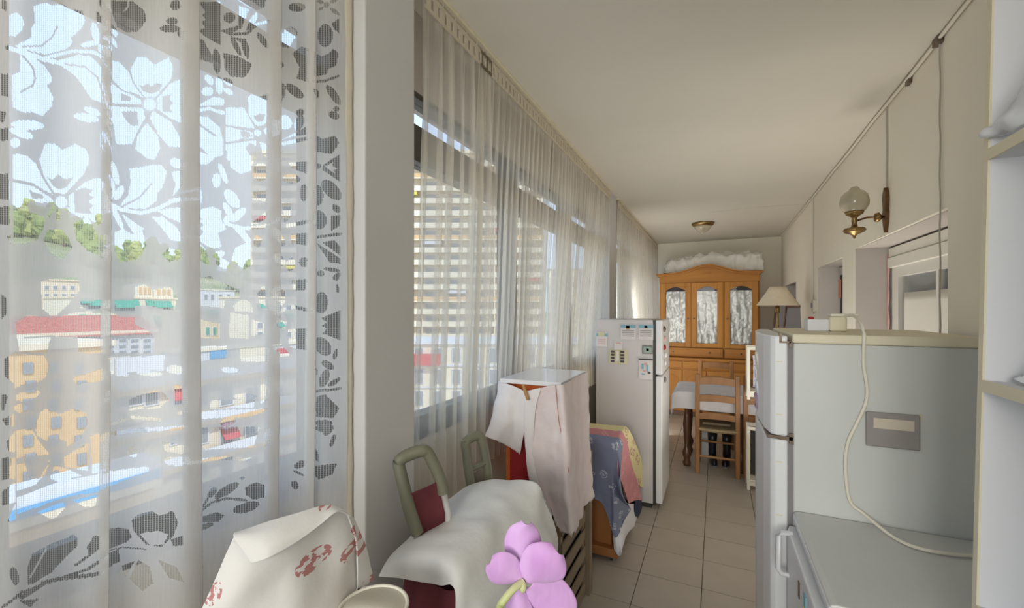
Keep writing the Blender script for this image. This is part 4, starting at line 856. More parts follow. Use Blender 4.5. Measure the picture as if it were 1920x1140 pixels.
# ================================================================== WARDROBE / DISPLAY HUTCH
wy = 7.05; wd = thing('display_cabinet', (-.12, 7.3, 0), 'honey pine display cabinet with arched top and three glazed doors', 'cabinet')
X0, X1 = -.80, .565
B(X0, X1, wy+.05, 7.50, .06, 2.13).obj('carcass', M['pine'], wd)
n = 24; cx = (X0+X1)/2
def archz(x):
    t = (x-cx)/((X1-X0)/2); return 2.135+.125*math.exp(-(t/.42)**2)-.0*abs(t)
top = [(X0+(X1-X0)*i/n, archz(X0+(X1-X0)*i/n)) for i in range(n+1)]
MB().prism(top+[(X1, 2.0), (X0, 2.0)], 'y', wy+.005, wy+.06).obj('crown_panel', M['pine2'], wd, bev=.003)
for k, (dz0, dz1, dy) in enumerate(((-.028, -.004, .03), (-.004, .014, .05))):
    MB().prism([(x+(x-cx)*.05*(k+1)*.6, z+dz1) for x, z in top]+[(x+(x-cx)*.05*(k+1)*.6, z+dz0) for x, z in reversed(top)], 'y', wy-dy, wy+.46).obj('cornice', M['pine2'], wd, bev=.002)
car = MB()
for i in range(7): car.tube([(cx-.07+.02*i, wy+.003, 2.13), (cx-.055+.02*i, wy+.001, 2.15+.01*(i % 2))], .004, 6)
car.obj('carving', M['pine'], wd)
dxs = [(-.775, -.345), (-.335, .095), (.115, .545)]
zb0, zb1 = 1.03, 2.0
for a, b in dxs:
    gx0, gx1 = a+.075, b-.075
    m = B(a, gx0, wy-.015, wy+.008, zb0, zb1).box(gx1, b, wy-.015, wy+.008, zb0, zb1).box(gx0, gx1, wy-.015, wy+.008, zb0, zb0+.06)
    ah = [(gx0+(gx1-gx0)*i/12, 1.885+.055*math.sin(math.pi*i/12)) for i in range(13)]
    m.prism([(gx0, zb1), (gx1, zb1)]+list(reversed(ah)), 'y', wy-.015, wy+.008)
    d = m.obj('door', M['pine'], wd, bev=.003)
    B(gx0-.005, gx1+.005, wy-.002, wy+.001, zb0+.055, 1.945).obj('glass', M['cabglass'], d)
    B(gx0-.005, gx1+.005, wy+.042, wy+.045, zb0+.055, 1.945).obj('dark_backing', M['ink'], d)
    rows = [[(gx0+.002+(gx1-gx0-.004)*i/8, wy+.022+.004*math.sin(i*2.3+z*7), z) for i in range(9)] for z in (1.875, 1.7, 1.5, 1.3, 1.09)]
    o = surf(rows, 50, 70, .011, 15, a*9).obj('silver_lining', M['foil'], d, smooth=True)
    MB().lathe([(.002, 0), (.012, -.006), (.014, -.016), (.006, -.022), (.004, -.03)], (0, 0, 0), 12)
    kx = b-.035 if a < -.7 else a+.035
    MB().tube([(kx, wy-.015, 1.46), (kx, wy-.024, 1.46), (kx, wy-.040, 1.46)], [.006, .012, .009], 10).obj('knob', M['walnut'], d)
for a, b in ((.100, .112), (-.343, -.337)): B(a, b, wy-.02, wy+.01, zb0, zb1).obj('pilaster', M['pine'], wd, bev=.002)
for a, b in ((-.775, .095), (.115, .545)):
    d = B(a, b, wy-.012, wy+.02, .885, 1.015).obj('drawer', M['pine2'], wd, bev=.006)
    B(a+.03, b-.03, wy-.018, wy-.012, .91, .99).obj('drawer_panel', M['pine2'], d, bev=.004)
    for kx in ((a+.18, b-.18) if b-a > .5 else ((a+b)/2,)): MB().tube([(kx, wy-.018, .95), (kx, wy-.028, .95), (kx, wy-.042, .95)], [.006, .013, .009], 10).obj('knob', M['walnut'], d)
B(X0-.01, X1+.01, wy-.11, 7.50, .835, .87).obj('counter', M['pine2'], wd, bev=.006)
B(X0, X1, wy-.07, wy+.02, .06, .835).obj('base_front', M['pine2'], wd)
for i in range(4):
    a = X0+.02+i*.333; b = a+.318
    d = B(a, b, wy-.092, wy-.07, .12, .69).obj('lower_door', M['pine'], wd, bev=.004)
    MB().prism([(a+.05, .17), (b-.05, .17), (b-.05, .56)]+[(b-.05-(b-a-.1)*k/8, .56+.06*math.sin(math.pi*k/8)) for k in range(1, 8)]+[(a+.05, .56)], 'y', wy-.100, wy-.092).obj('raised_panel', M['pine'], d, bev=.004)
    MB().tube([(b-.03, wy-.09, .45), (b-.03, wy-.115, .45)], [.006, .012], 10).obj('knob', M['walnut'], d)
    if i < 3: B(a, b+(.0), wy-.09, wy-.07, .715, .815).obj('drawer', M['pine2'], wd, bev=.004)
B(X0+.02+.999, X0+.02+.999+.318, wy-.09, wy-.07, .715, .815).obj('drawer', M['pine2'], wd, bev=.004)
B(X0-.015, X1+.015, wy-.10, 7.50, 0, .065).obj('base_plinth', M['walnut'], wd, bev=.004)
# plastic-wrapped bundle on top
rows = []
for t, hz in ((0, .0), (.015, .14), (.05, .23), (.15, .255), (.25, .27), (.35, .295), (.5, .305), (.65, .30), (.8, .30), (.93, .29), (.98, .25), (.995, .14), (1, 0)):
    x = -.735+1.36*t; r_ = []
    for k in range(9):
        a = math.pi*k/8; r_.append((x, 7.30-.17*math.cos(a), 2.165+hz*(math.sin(a)**.45)))
    rows.append(r_)
tag(cloth('wrapped_bundle', rows, M['bundle'], None, 40, 150, .034, 12, 6, .004), 'long bundle wrapped in a crinkled white dust cover on top of the pine cabinet', 'bundle')

# ================================================================== CLOTH-COVERED TOWER BY THE WINDOW
tx0, tx1, ty0, ty1, tz = -.90, -.665, 1.94, 2.34, 1.283
ct_ = thing('crate', (-.78, 2.15, 0), 'brown slatted wooden crate under the cloth-covered red cabinet', 'crate')
for x, y in ((tx0, ty0), (tx1-.03, ty0), (tx0, ty1-.03), (tx1-.03, ty1-.03)): B(x, x+.03, y, y+.03, 0, .73).obj('post', M['crate'], ct_, bev=.002)
z = .02
while z < .70:
    h_ = .062
    B(tx1-.002, tx1+.008, ty0, ty1, z, z+h_).obj('slat', M['crate'], ct_, bev=.002); B(tx0, tx1, ty0-.008, ty0+.002, z, z+h_).obj('slat', M['crate'], ct_, bev=.002)
    z += .10
B(tx0+.03, tx1-.012, ty0+.02, ty1-.02, .01, .72).obj('dark_core', M['dark'], ct_)  # dark block filling the crate so the slat gaps look dark
B(tx0, tx1+.008, ty0-.008, ty1, .73, .745).obj('lid', M['crate'], ct_)
lm = B(tx1+.0, tx1+.03, ty1+.01, ty1+.06, 0, .80).obj('wooden_board', M['crate'], bev=.002); tag(lm, 'pale brown upright board standing beside the slatted crate', 'board')
tx0, tx1, ty0, ty1 = -.885, -.625, 1.80, 2.15
rcb = thing('red_cabinet', (-.75, 1.97, .745), 'small red and orange cabinet with a white top, draped in pink cloth', 'cabinet')
B(tx0, tx1, ty0+.012, ty1, .745, tz-.022).obj('body', M['orange'], rcb)
B(tx0, tx0+.02, ty0, ty0+.014, .76, tz-.03).box(tx1-.02, tx1, ty0, ty0+.014, .76, tz-.03).box(tx0, tx1, ty0, ty0+.014, 1.085, 1.10).box(tx0, tx1, ty0, ty0+.014, .745, .765).obj('orange_frame', M['orange'], rcb)
B(tx0+.02, tx1-.02, ty0+.006, ty0+.012, .765, 1.085).obj('red_door', M['red'], rcb)
a1, a2, a3 = onZ(934, 712, 1.262), onZ(1056, 718, 1.262), onZ(1100, 696, 1.262)
MB().prism([(tx0-.01, ty0-.045), (tx1+.022, ty0-.035), (tx1+.022, ty1+.01), (tx0-.01, ty1+.01)], 'z', tz-.02, tz).obj('white_top', M['whitelam'], rcb, bev=.003)
Fy = ty0-.05-.006
def Fp(u, v, o=0): return onY(u, v, Fy-o)
xs_ = tx1+.028
def Sp(u, v, o=0): return onX(u, v, xs_+o)
# left flap (white-pink), gathered at the peg
fl2 = -.905
rows = [[onX(936, 715, fl2-.012), Fp(958, 722, .004), Fp(972, 728, .006), Fp(986, 735, .008)],
        [onX(930, 745, fl2-.006), Fp(952, 752, .02), Fp(970, 756, .012), Fp(990, 752, .018)],
        [onX(920, 790, fl2), Fp(946, 790, .06), Fp(965, 794, .03), Fp(985, 797, .022)],
        [onX(908, 818, fl2), Fp(935, 828, .09), Fp(958, 840, .05), Fp(975, 852, .016)]]
tag(cloth('draped_cloth', rows, M['whiteflap'], None, 30, 30, .008, 14, 2, ragged=.006), 'white and pink cloth pegged over the left front of the red cabinet', 'cloth')
rows = [[Fp(985, 733, .008), Fp(1012, 728, .006), Fp(1035, 722, .006), Fp(1058, 720, .006), Sp(1080, 706), Sp(1101, 697)],
        [Fp(988, 765, .02), Fp(1015, 760, .014), Fp(1040, 760, .018), Fp(1063, 765, .012), Sp(1085, 760, .004), Sp(1103, 750, .006)],
        [Fp(990, 830, .02), Fp(1020, 830, .012), Fp(1042, 835, .02), Fp(1068, 840, .012), Sp(1090, 830, .008), Sp(1106, 820, .012)],
        [Fp(1010, 900, .02), Fp(1028, 905, .012), Fp(1048, 910, .02), Fp(1070, 915, .01), Sp(1092, 895, .012), Sp(1110, 880, .018)],
        [Fp(1035, 962, .02), Fp(1044, 985, .014), Fp(1058, 1000, .02), Fp(1078, 996, .012), Sp(1097, 950, .014), Sp(1115, 932, .025)]]
tag(cloth('pink_cloth', rows, M['pink_cloth'], None, 60, 50, .008, 13, 4, ragged=.03), 'long faded pink cloth hanging over the right side of the red cabinet', 'cloth')
rows = [[Fp(985, 735, .016), Fp(1000, 730, .016), Fp(1015, 727, .014)], [Fp(983, 790, .030), Fp(994, 785, .03), Fp(1004, 770, .022)], [Fp(986, 850, .028), Fp(994, 860, .028), Fp(1000, 850, .02)], [Fp(992, 895, .024), Fp(1004, 905, .024), Fp(1010, 900, .02)], [Fp(1010, 960, .02), Fp(1030, 975, .022), Fp(1036, 965, .022)]]
tag(cloth('white_band_cloth', rows, M['whiteflap'], None, 14, 40, .004, 14, 7), 'narrow white cloth edge hanging from the peg beside the red door', 'cloth')
tag(MB().tube([Fp(1042, 722, .020), Fp(1048, 790, .030), Fp(1060, 850, .030), Fp(1066, 885, .03)], .0018, 6).obj('seam_thread', M['seam'], smooth=True), 'reddish seam down the pink cloth', 'thread')
pk0, pk1 = Fp(981, 722, .03), Fp(990, 750, .045)
pg = thing('clothes_peg', tuple(pk0), 'wooden clothes peg holding the cloth on the red cabinet', 'peg')
dv = (pk1-pk0); n0 = Vector((.006, 0, 0))
for s in (-1, 1): MB().tube([pk0+n0*s*.3, pk0+dv*.5+n0*s*.6, pk1+n0*s*.5], [.004, .005, .004], 6).obj('prong', M['peg'], pg)
MB().tube([pk0+dv*.55-n0, pk0+dv*.55+n0], .003, 8).obj('spring', M['hinge'], pg)

# ================================================================== WOODEN CART WITH TOWELS
cr_ = thing('wooden_cart', (-.76, 2.92, 0), 'low brown wooden cabinet on castors under coloured towels', 'cabinet')
B(-.93, -.605, 2.76, 3.16, .09, .695).obj('body', M['cartwood'], cr_, bev=.003)
B(-.95, -.555, 2.71, 3.20, .035, .09).obj('base_board', M['cartwood'], cr_, bev=.004)
B(-.95, -.595, 2.73, 3.18, .695, .715).obj('top_board', M['cartwood'], cr_, bev=.004)
B(-.605, -.60, 2.79, 3.13, .12, .67).obj('door', M['cartwood'], cr_, bev=.003)
for x in (-.92, -.60):
    for y in (2.75, 3.15): MB().tube([(x-.008, y, .018), (x+.008, y, .018)], .018, 12).obj('castor', M['dark'], cr_)
cyy = 2.70; cxx = -.555
def CF(u, v, o=0): return onY(u, v, cyy-o)
def CS(u, v, o=0): return onX(u, v, cxx+o)
def CT(u, v): return onZ(u, v, .838)
rows = [[(-.90, 3.19, .735), (-.78, 3.2, .738), (-.64, 3.19, .742), (-.575, 3.19, .725), CS(1199, 850, .01), CS(1206, 885, .02), CS(1213, 920, .03)],
        [(-.90, 3.05, .738), (-.78, 3.05, .741), (-.64, 3.04, .742), (-.575, 3.04, .725), CS(1190, 858, .006), CS(1198, 885, .014), CS(1205, 915, .02)],
        [(-.90, 2.9, .738), (-.78, 2.9, .741), (-.64, 2.88, .740), (-.575, 2.88, .722), CS(1178, 862, .004), CS(1186, 885, .01), CS(1192, 905, .014)]]
tag(cloth('yellow_towel', rows, M['towely'], None, 60, 24, .004, 14, 1), 'yellow printed towel over the far end of the wooden cabinet', 'towel')
rows = [[(-.88, 3.0, .752), (-.76, 3.0, .755), (-.64, 2.99, .757), (-.567, 2.98, .74), CS(1186, 875, .018), CS(1197, 910, .026), CS(1204, 938, .034)],
        [(-.88, 2.88, .752), (-.76, 2.88, .755), (-.64, 2.87, .757), (-.567, 2.87, .738), CS(1172, 875, .012), CS(1184, 905, .018), CS(1192, 938, .024)],
        [(-.88, 2.77, .75), (-.77, 2.77, .753), (-.64, 2.76, .753), (-.567, 2.76, .735), CS(1158, 885, .01), CS(1168, 910, .014), CS(1178, 944, .018)]]
tag(cloth('pink_towel', rows, M['towelp'], None, 60, 24, .004, 14, 2), 'pink towel folded over the middle of the wooden cabinet', 'towel')
rows = [[(-.93, 2.82, .765), (-.84, 2.82, .767), (-.74, 2.81, .768), (-.62, 2.82, .765), (-.55, 2.82, .735), CS(1160, 905, .03)],
        [(-.93, 2.715, .760), (-.84, 2.715, .763), (-.74, 2.71, .763), (-.63, 2.70, .76), (-.555, 2.70, .735), CS(1164, 925, .03)],
        [CF(1095, 880), CF(1110, 882, .01), CF(1126, 884), CF(1142, 888, .012), CF(1152, 895, .012), CS(1172, 940, .03)],
        [CF(1095, 920, .005), CF(1112, 925, .015), CF(1128, 930, .003), CF(1144, 945, .02), CF(1156, 955, .02), CS(1182, 955, .024)],
        [CF(1100, 930, .008), CF(1114, 935, .015), CF(1130, 945, .006), CF(1142, 975, .02), CF(1154, 1008, .02), CS(1170, 975, .02)]]
tag(cloth('blue_towel', rows, M['towelb'], None, 50, 60, .006, 12, 3), 'slate blue towel hanging over the near corner of the wooden cabinet', 'towel')
rows = [[CF(1146, 960, .002), CF(1154, 960, .008), CS(1172, 945), CS(1190, 945)], [CF(1148, 990, .004), CF(1155, 995, .012), CS(1172, 962, .006), CS(1193, 980, .006)], [CF(1152, 1030, .01), CF(1160, 1042, .02), CF(1166, 1035, .03), CS(1174, 1000, .01)]]
tag(cloth('white_towel', rows, M['clothwhite'], None, 24, 24, .006, 15, 9), 'white cloth end hanging below the blue towel', 'cloth')
nv_ = mat('navy_cloth', (.03, .04, .09), .9)
rows = [[CS(1190, 930, .0), CS(1200, 925, .0), CS(1208, 925, .0)], [CS(1190, 950, .01), CS(1200, 955, .02), CS(1207, 950, .01)], [CS(1192, 968, .01), CS(1200, 972, .01), CS(1205, 965, .0)]]
tag(cloth('navy_cloth', rows, nv_, None, 12, 12, .004, 15, 9), 'small navy cloth end below the pink towel', 'cloth')

# ================================================================== FOLDING RECLINERS AND THE WHITE SHEET
def recliner(pts, inner_z, lab, fabric_pts=None):
    """olive moulded back rim standing on white tube legs; pts: the rim outline"""
    base = Vector((sum(p.x for p in pts)/len(pts), sum(p.y for p in pts)/len(pts), 0))
    t = thing('folding_recliner', tuple(base), lab, 'chair')
    sp = smoothpath(pts, 6)
    r = MB().tube(sp, .017, 10).obj('back_rim', M['olive'], t, smooth=True)
    return t, sp
def rimp(u, v, d): return onD(u, v, d)
R1 = [rimp(783, 1000, 1.16), rimp(768, 955, 1.16), rimp(757, 910, 1.17), rimp(748, 872, 1.18), rimp(752, 861, 1.18), rimp(768, 852, 1.19), rimp(790, 845, 1.20), rimp(801, 848, 1.21), rimp(812, 868, 1.215), rimp(824, 895, 1.22), rimp(832, 925, 1.22)]
rc1, sp1 = recliner(R1, 0, 'folding recliner with olive back rim and burgundy fabric, nearest the pillar')
MB().tube([R1[0], onD(775, 1040, 1.15), Vector((R1[0].x, R1[0].y+.02, .03))], .009, 8).obj('leg', M['whitemetal'], rc1, smooth=True)
MB().tube([R1[-1], onD(840, 960, 1.22), Vector((R1[-1].x, R1[-1].y+.02, .03))], .009, 8).obj('leg', M['whitemetal'], rc1, smooth=True)
cloth('back_fabric', [[onD(771, 926, 1.16), onD(795, 915, 1.185), onD(822, 901, 1.215)], [onD(776, 950, 1.17), onD(800, 935, 1.20), onD(829, 922, 1.22)], [onD(783, 990, 1.17), onD(808, 985, 1.20), onD(836, 975, 1.225)], [onD(786, 1080, 1.17), onD(815, 1080, 1.2), onD(840, 1080, 1.225)]], M['burgundy'], rc1, 20, 30, .004, 12, 1)
R2 = [rimp(884, 915, 1.50), rimp(878, 880, 1.50), rimp(875, 850, 1.505), rimp(873, 832, 1.51), rimp(878, 824, 1.515), rimp(890, 818, 1.53), rimp(899, 818, 1.54), rimp(905, 832, 1.545), rimp(910, 855, 1.55), rimp(914, 880, 1.55), rimp(915, 905, 1.55)]
rc2, sp2 = recliner(R2, 0, 'second folding recliner with an olive back rim, further along beside the cabinet')
MB().tube([onD(880, 882, 1.50), onD(914, 865, 1.55)], .011, 8).obj('cross_bar', M['olive'], rc2)
for q in (R2[0], R2[-1]): MB().tube([q, Vector((q.x, q.y+.01, .03))], .009, 8).obj('leg', M['whitemetal'], rc2, smooth=True)
cloth('back_fabric', [[onD(884, 888, 1.50), onD(898, 883, 1.53), onD(911, 873, 1.55)], [onD(884, 930, 1.5), onD(898, 930, 1.53), onD(912, 930, 1.55)], [onD(884, 990, 1.5), onD(898, 990, 1.53), onD(912, 990, 1.55)]], mat('grey_sling', (.22, .19, .16), .9), rc2, 12, 20, .004, 12, 2)

# folded loungers below the sheet
fl_ = thing('folded_lounger', (-.66, 1.15, 0), 'folded lounger with burgundy padding under the white sheet', 'chair')
cloth('padding', [[(-.71, .86, .93), (-.64, .855, .94), (-.58, .86, .93), (-.545, .87, .94)], [(-.71, .85, .80), (-.64, .835, .80), (-.59, .865, .80), (-.545, .86, .80)], [(-.71, .86, .40), (-.64, .85, .40), (-.59, .87, .40), (-.545, .87, .40)]], M['burgundy'], fl_, 30, 30, .006, 12, 4)
B(-.72, -.54, .88, 1.34, .35, .92).obj('stacked_cushions', M['burgundy'], fl_, bev=.03)
for x in (-.73, -.53):
    MB().tube([(x, .90, .95), (x, .90, .012), (x, 1.36, .012), (x, 1.36, .95)], .011, 8).obj('leg', M['whitemetal'], fl_)
MB().tube([(-.73, .90, .50), (-.53, .90, .50)], .010, 8).obj('cross_bar', M['whitemetal'], fl_)
MB().tube([(-.73, 1.36, .50), (-.53, 1.36, .50)], .010, 8).obj('cross_bar', M['whitemetal'], fl_)
rows = [[onD(840, 938, 1.42), onD(880, 914, 1.48), onD(912, 903, 1.48), onD(950, 897, 1.48), onD(1000, 904, 1.44), onD(1018, 930, 1.42), onD(1042, 990, 1.41), onD(1048, 1150, 1.41), onD(1048, 1300, 1.41)],
        [onD(810, 965, 1.33), onD(850, 945, 1.36), onD(885, 932, 1.35), onD(930, 930, 1.33), onD(975, 950, 1.31), onD(1012, 985, 1.30), onD(1032, 1060, 1.30), onD(1034, 1170, 1.30), onD(1034, 1320, 1.30)],
        [onD(775, 1005, 1.22), onD(815, 985, 1.22), onD(850, 972, 1.21), onD(890, 970, 1.19), onD(930, 985, 1.17), onD(962, 1030, 1.16), onD(978, 1090, 1.16), onD(980, 1200, 1.16), onD(980, 1360, 1.16)],
        [onD(740, 1040, 1.13), onD(775, 1020, 1.12), onD(810, 1012, 1.10), onD(850, 1015, 1.07), onD(885, 1035, 1.04), onD(905, 1075, 1.03), onD(915, 1130, 1.03), onD(918, 1240, 1.03), onD(918, 1400, 1.03)],
        [onD(724, 1060, 1.085), onD(758, 1048, 1.06), onD(795, 1045, 1.04), onD(832, 1052, 1.0), onD(862, 1075, .98), onD(872, 1120, .97), onD(874, 1180, .97), onD(876, 1260, .97), onD(876, 1420, .97)],
        [onD(713, 1082, 1.07), onD(752, 1083, 1.045), onD(790, 1092, 1.02), onD(825, 1098, .99), onD(850, 1100, .965), onD(856, 1150, .955), onD(857, 1200, .955), onD(858, 1280, .955), onD(858, 1430, .955)]]
tag(cloth('white_sheet', rows, M['sheet'], None, 100, 90, .012, 6.5, 8), 'plain white sheet spread over the folded loungers under the window', 'sheet')

# cloth-covered recliner at the near left
nc = thing('covered_recliner', (-.62, .62, 0), 'upright recliner hidden under the red-sprigged white cloth', 'chair')
fp_ = [onD(470, 1100, .75), onD(488, 1030, .775), onD(560, 995, .81), onD(625, 985, .85), onD(648, 1020, .875), onD(652, 1120, .88)]
MB().tube([Vector((fp_[0].x, fp_[0].y, .03))]+smoothpath(fp_)+[Vector((fp_[-1].x, fp_[-1].y, .03))], .013, 10).obj('frame', M['olive'], nc, smooth=True)
MB().tube([Vector((fp_[0].x, fp_[0].y, .5)), Vector((fp_[-1].x, fp_[-1].y, .5))], .011, 8).obj('cross_bar', M['olive'], nc)
q_ = onD(676, 1106, .875); MB().tube([q_, onD(670, 1180, .875), Vector((q_.x-.01, q_.y, .03))], .0075, 8).obj('arm', M['dark'], nc, smooth=True)
dz = .855
rows = [[onD(440, 1004, .72), onD(490, 985, .74), onD(545, 968, .77), onD(600, 955, .80), onD(640, 958, .835), onD(661, 985, .865)],
        [onD(418, 1060, .70), onD(470, 1040, .71), onD(535, 1025, .74), onD(590, 1010, .78), onD(640, 1010, .83), onD(668, 1040, .87)],
        [onD(396, 1110, .69), onD(450, 1100, .69), onD(520, 1090, .725), onD(575, 1090, .755), onD(640, 1080, .82), onD(668, 1110, .865)],
        [onD(375, 1160, .68), onD(420, 1165, .68), onD(500, 1170, .71), onD(560, 1175, .74), onD(640, 1160, .81), onD(668, 1180, .86)],
        [onD(350, 1260, .68), onD(400, 1270, .68), onD(490, 1280, .70), onD(560, 1280, .73), onD(640, 1280, .81), onD(672, 1290, .86)]]
tag(cloth('sprigged_cloth', rows, M['floral'], None, 80, 70, .012, 8, 1), 'white cotton cloth with small red sprigs draped over the near left recliner', 'cloth')
rows = [[onD(446, 1000, .722), onD(500, 980, .738), onD(560, 962, .765), onD(600, 950, .792), onD(625, 950, .81), onD(655, 963, .845)],
        [onD(438, 1006, .705), onD(500, 998, .715), onD(556, 980, .745), onD(600, 965, .775), onD(630, 955, .80), onD(656, 965, .835)],
        [onD(455, 1030, .695), onD(502, 1022, .70), onD(555, 1002, .73), onD(600, 978, .765), onD(632, 958, .795), onD(657, 967, .83)],
        [onD(472, 1056, .69), onD(505, 1045, .695), onD(552, 1018, .725), onD(600, 985, .76), onD(634, 960, .792), onD(658, 968, .828)]]
tag(cloth('sprigged_flap', rows, M['floral'], bpy.data.objects['sprigged_cloth'], 60, 24, .002, 9, 2), None)
rows = [[onD(652, 960, .84), onD(658, 965, .87), onD(664, 972, .90)], [onD(668, 1010, .86), onD(676, 1020, .88), onD(684, 1022, .90)], [onD(671, 1065, .86), onD(684, 1065, .88), onD(696, 1066, .90)], [onD(670, 1103, .86), onD(686, 1098, .88), onD(701, 1086, .90)]]
tag(cloth('sprigged_side', rows, M['floral'], bpy.data.objects['sprigged_cloth'], 20, 40, .003, 9, 3), None)
# cream basket with rolled rim standing on a stool
bc = onD(700, 1170, .80)
stl = thing('plant_stool', (bc.x, bc.y, 0), 'small plain stool under the cream basket', 'stool')
B(bc.x-.10, bc.x+.10, bc.y-.10, bc.y+.10, .86, .885).obj('seat', M['chairwood'], stl, bev=.004)
for sx2 in (-.08, .08):
    for sy2 in (-.08, .08): B(bc.x+sx2-.012, bc.x+sx2+.012, bc.y+sy2-.012, bc.y+sy2+.012, 0, .86).obj('leg', M['chairwood'], stl)
bk = thing('cream_basket', (bc.x, bc.y, .885), 'round cream plastic basket with a rolled rim and lilac inside', 'basket')
cxz = 1.045; rr_ = .062
MB().lathe([(.045, .886), (.05, .9), (rr_-.002, cxz)], (bc.x, bc.y, 0), 28).obj('wall', M['creamw'], bk, smooth=True)
MB().tube([(bc.x+rr_*math.cos(a), bc.y+rr_*math.sin(a), cxz) for a in [2*math.pi*k/28 for k in range(28)]], .0035, 8, True).obj('rim', M['creamw'], bk, smooth=True)
MB().lathe([(.002, cxz-.02), (.05, cxz-.02), (.055, cxz-.012), (.002, cxz-.008)], (bc.x, bc.y, 0), 20).obj('lilac_filling', M['lilac'], bk)

# ================================================================== ORCHID
orc = onD(980, 1096, .46)
ost = Vector((-.36, .36, 0))
st_ = thing('plant_stand', (ost.x, ost.y, 0), 'tall round plant stand under the orchid pot', 'stand')
MB().lathe([(.12, 0), (.12, .02), (.02, .04), (.018, .86), (.03, .87), (.11, .875), (.11, .90)], (ost.x, ost.y, 0), 24).obj('pedestal', M['walnut'], st_, smooth=True)
op_ = thing('potted_orchid', (ost.x, ost.y, .90), 'single lilac pink orchid bloom on a pale green stem in the foreground', 'plant')
MB().lathe([(.04, .90), (.055, .98), (.06, 1.0), (.055, 1.0), (.05, .985), (.002, .985)], (ost.x, ost.y, 0), 24).obj('pot', M['pot'], op_, smooth=True)
sp_ = smoothpath([(ost.x, ost.y, .98), (ost.x+.01, ost.y+.01, 1.12), tuple(onD(905, 1185, .44)), tuple(onD(940, 1132, .445)), tuple(onD(962, 1105, .45)), tuple(onD(980, 1092, .458))], 6)
MB().tube(sp_, [.004]*(len(sp_)-8)+[.0036+.0001*i for i in range(8)], 10).obj('stem', M['stem'], op_, smooth=True)
fw = (orc-Vector((0, 0, H))).normalized(); camr = Vector((ct, st, 0)); camu = Vector((0, 0, 1)); camf = Vector((-st, ct, 0))
def petal(path, widths, bow, seed, nm='petal', cup=.006):
    """petal through pixel-sized local coordinates around the bloom centre (right, up) in mm"""
    rows = []
    for i, ((px, py), wd_) in enumerate(zip(path, widths)):
        a = path[max(i-1, 0)]; b = path[min(i+1, len(path)-1)]; tx, tz_ = b[0]-a[0], b[1]-a[1]; L = math.hypot(tx, tz_)+1e-6; nx, nz = -tz_/L, tx/L
        t = i/(len(path)-1); dep = bow[0]*math.sin(math.pi*t)+bow[1]*t
        r_ = []
        for k in range(-3, 4):
            q = k/3; r_.append(orc+camr*((px+nx*wd_*q)*.001)+camu*((py+nz*wd_*q)*.001)+camf*(.001*dep+cup*(q*q)))
        rows.append(r_)
    o = surf(rows, 22, 26, .0009, 55, seed).obj(nm, M['petal'], op_, smooth=True); md = o.modifiers.new('t', 'SOLIDIFY'); md.thickness = .0012
k_ = .571  # mm per pixel at this distance
def pp(*a): return [((u-980)*k_, (1096-v)*k_) for u, v in a]
petal(pp((982, 1090), (981, 1060), (981, 1030), (983, 1002), (987, 985)), [3, 16, 20, 15, 4], (6, 2), 1)
petal(pp((978, 1090), (958, 1075), (940, 1062), (925, 1052), (919, 1048)), [4, 15, 18, 13, 5], (-3, -8), 2)
petal(pp((988, 1092), (1004, 1068), (1022, 1048), (1036, 1034), (1044, 1026)), [8, 20, 25, 19, 8], (-6, -10), 3)
petal(pp((975, 1098), (970, 1118), (972, 1140), (976, 1165), (980, 1190)), [3, 9, 13, 14, 6], (-2, 4), 4)
petal(pp((995, 1098), (1015, 1115), (1032, 1138), (1045, 1165), (1050, 1190)), [6, 22, 26, 24, 10], (2, 8), 5)
MB().lathe([(.0015, -.006), (.004, -.003), (.0045, .002), (.002, .006)], tuple(orc-camf*.004), 12).obj('calyx', M['stem'], op_, smooth=True)

# ================================================================== OUTDOORS
GZ = -17.0
tag(B(-420, -1.6, -220, 420, GZ-.5, GZ).obj('street_ground', M['asphalt']), kind='structure')
# wooded hill
rs = np.random.RandomState(4)
def hill_top(Y):   # skyline from the photograph, at x = -190
    us_ = [-400, 0, 60, 170, 270, 380, 500, 590, 800, 1100]; vs_ = [400, 392, 400, 425, 455, 480, 505, 520, 545, 560]
    Ys = [onX(u, 500, -190).y for u in us_]; Zs = [onX(u, v, -190).z for u, v in zip(us_, vs_)]
    return float(np.interp(Y, Ys, Zs))
nx, ny = 26, 90; xs2 = np.linspace(-112, -190, nx); ys2 = np.linspace(-120, 400, ny); rows = []
PX, PY = np.meshgrid(xs2, ys2, indexing='ij'); PZ = np.zeros(PX.shape)
for i in range(nx):
    for j in range(ny):
        t = i/(nx-1); PZ[i, j] = GZ+(hill_top(PY[i, j]*(190/abs(PX[i, j])) if False else PY[i, j])-GZ-6)*(t**.75)+2.0*noise.noise(Vector((PX[i, j]*.05, PY[i, j]*.05, 0)))
hl = link('hillside', gridmesh('hillside', PX, PY, PZ, M['hill'])); tag(hl, kind='structure')
def hz_at(x, y):
    t = (abs(x)-112)/78; return GZ+(hill_top(y)-GZ-6)*(max(t, 0)**.75)
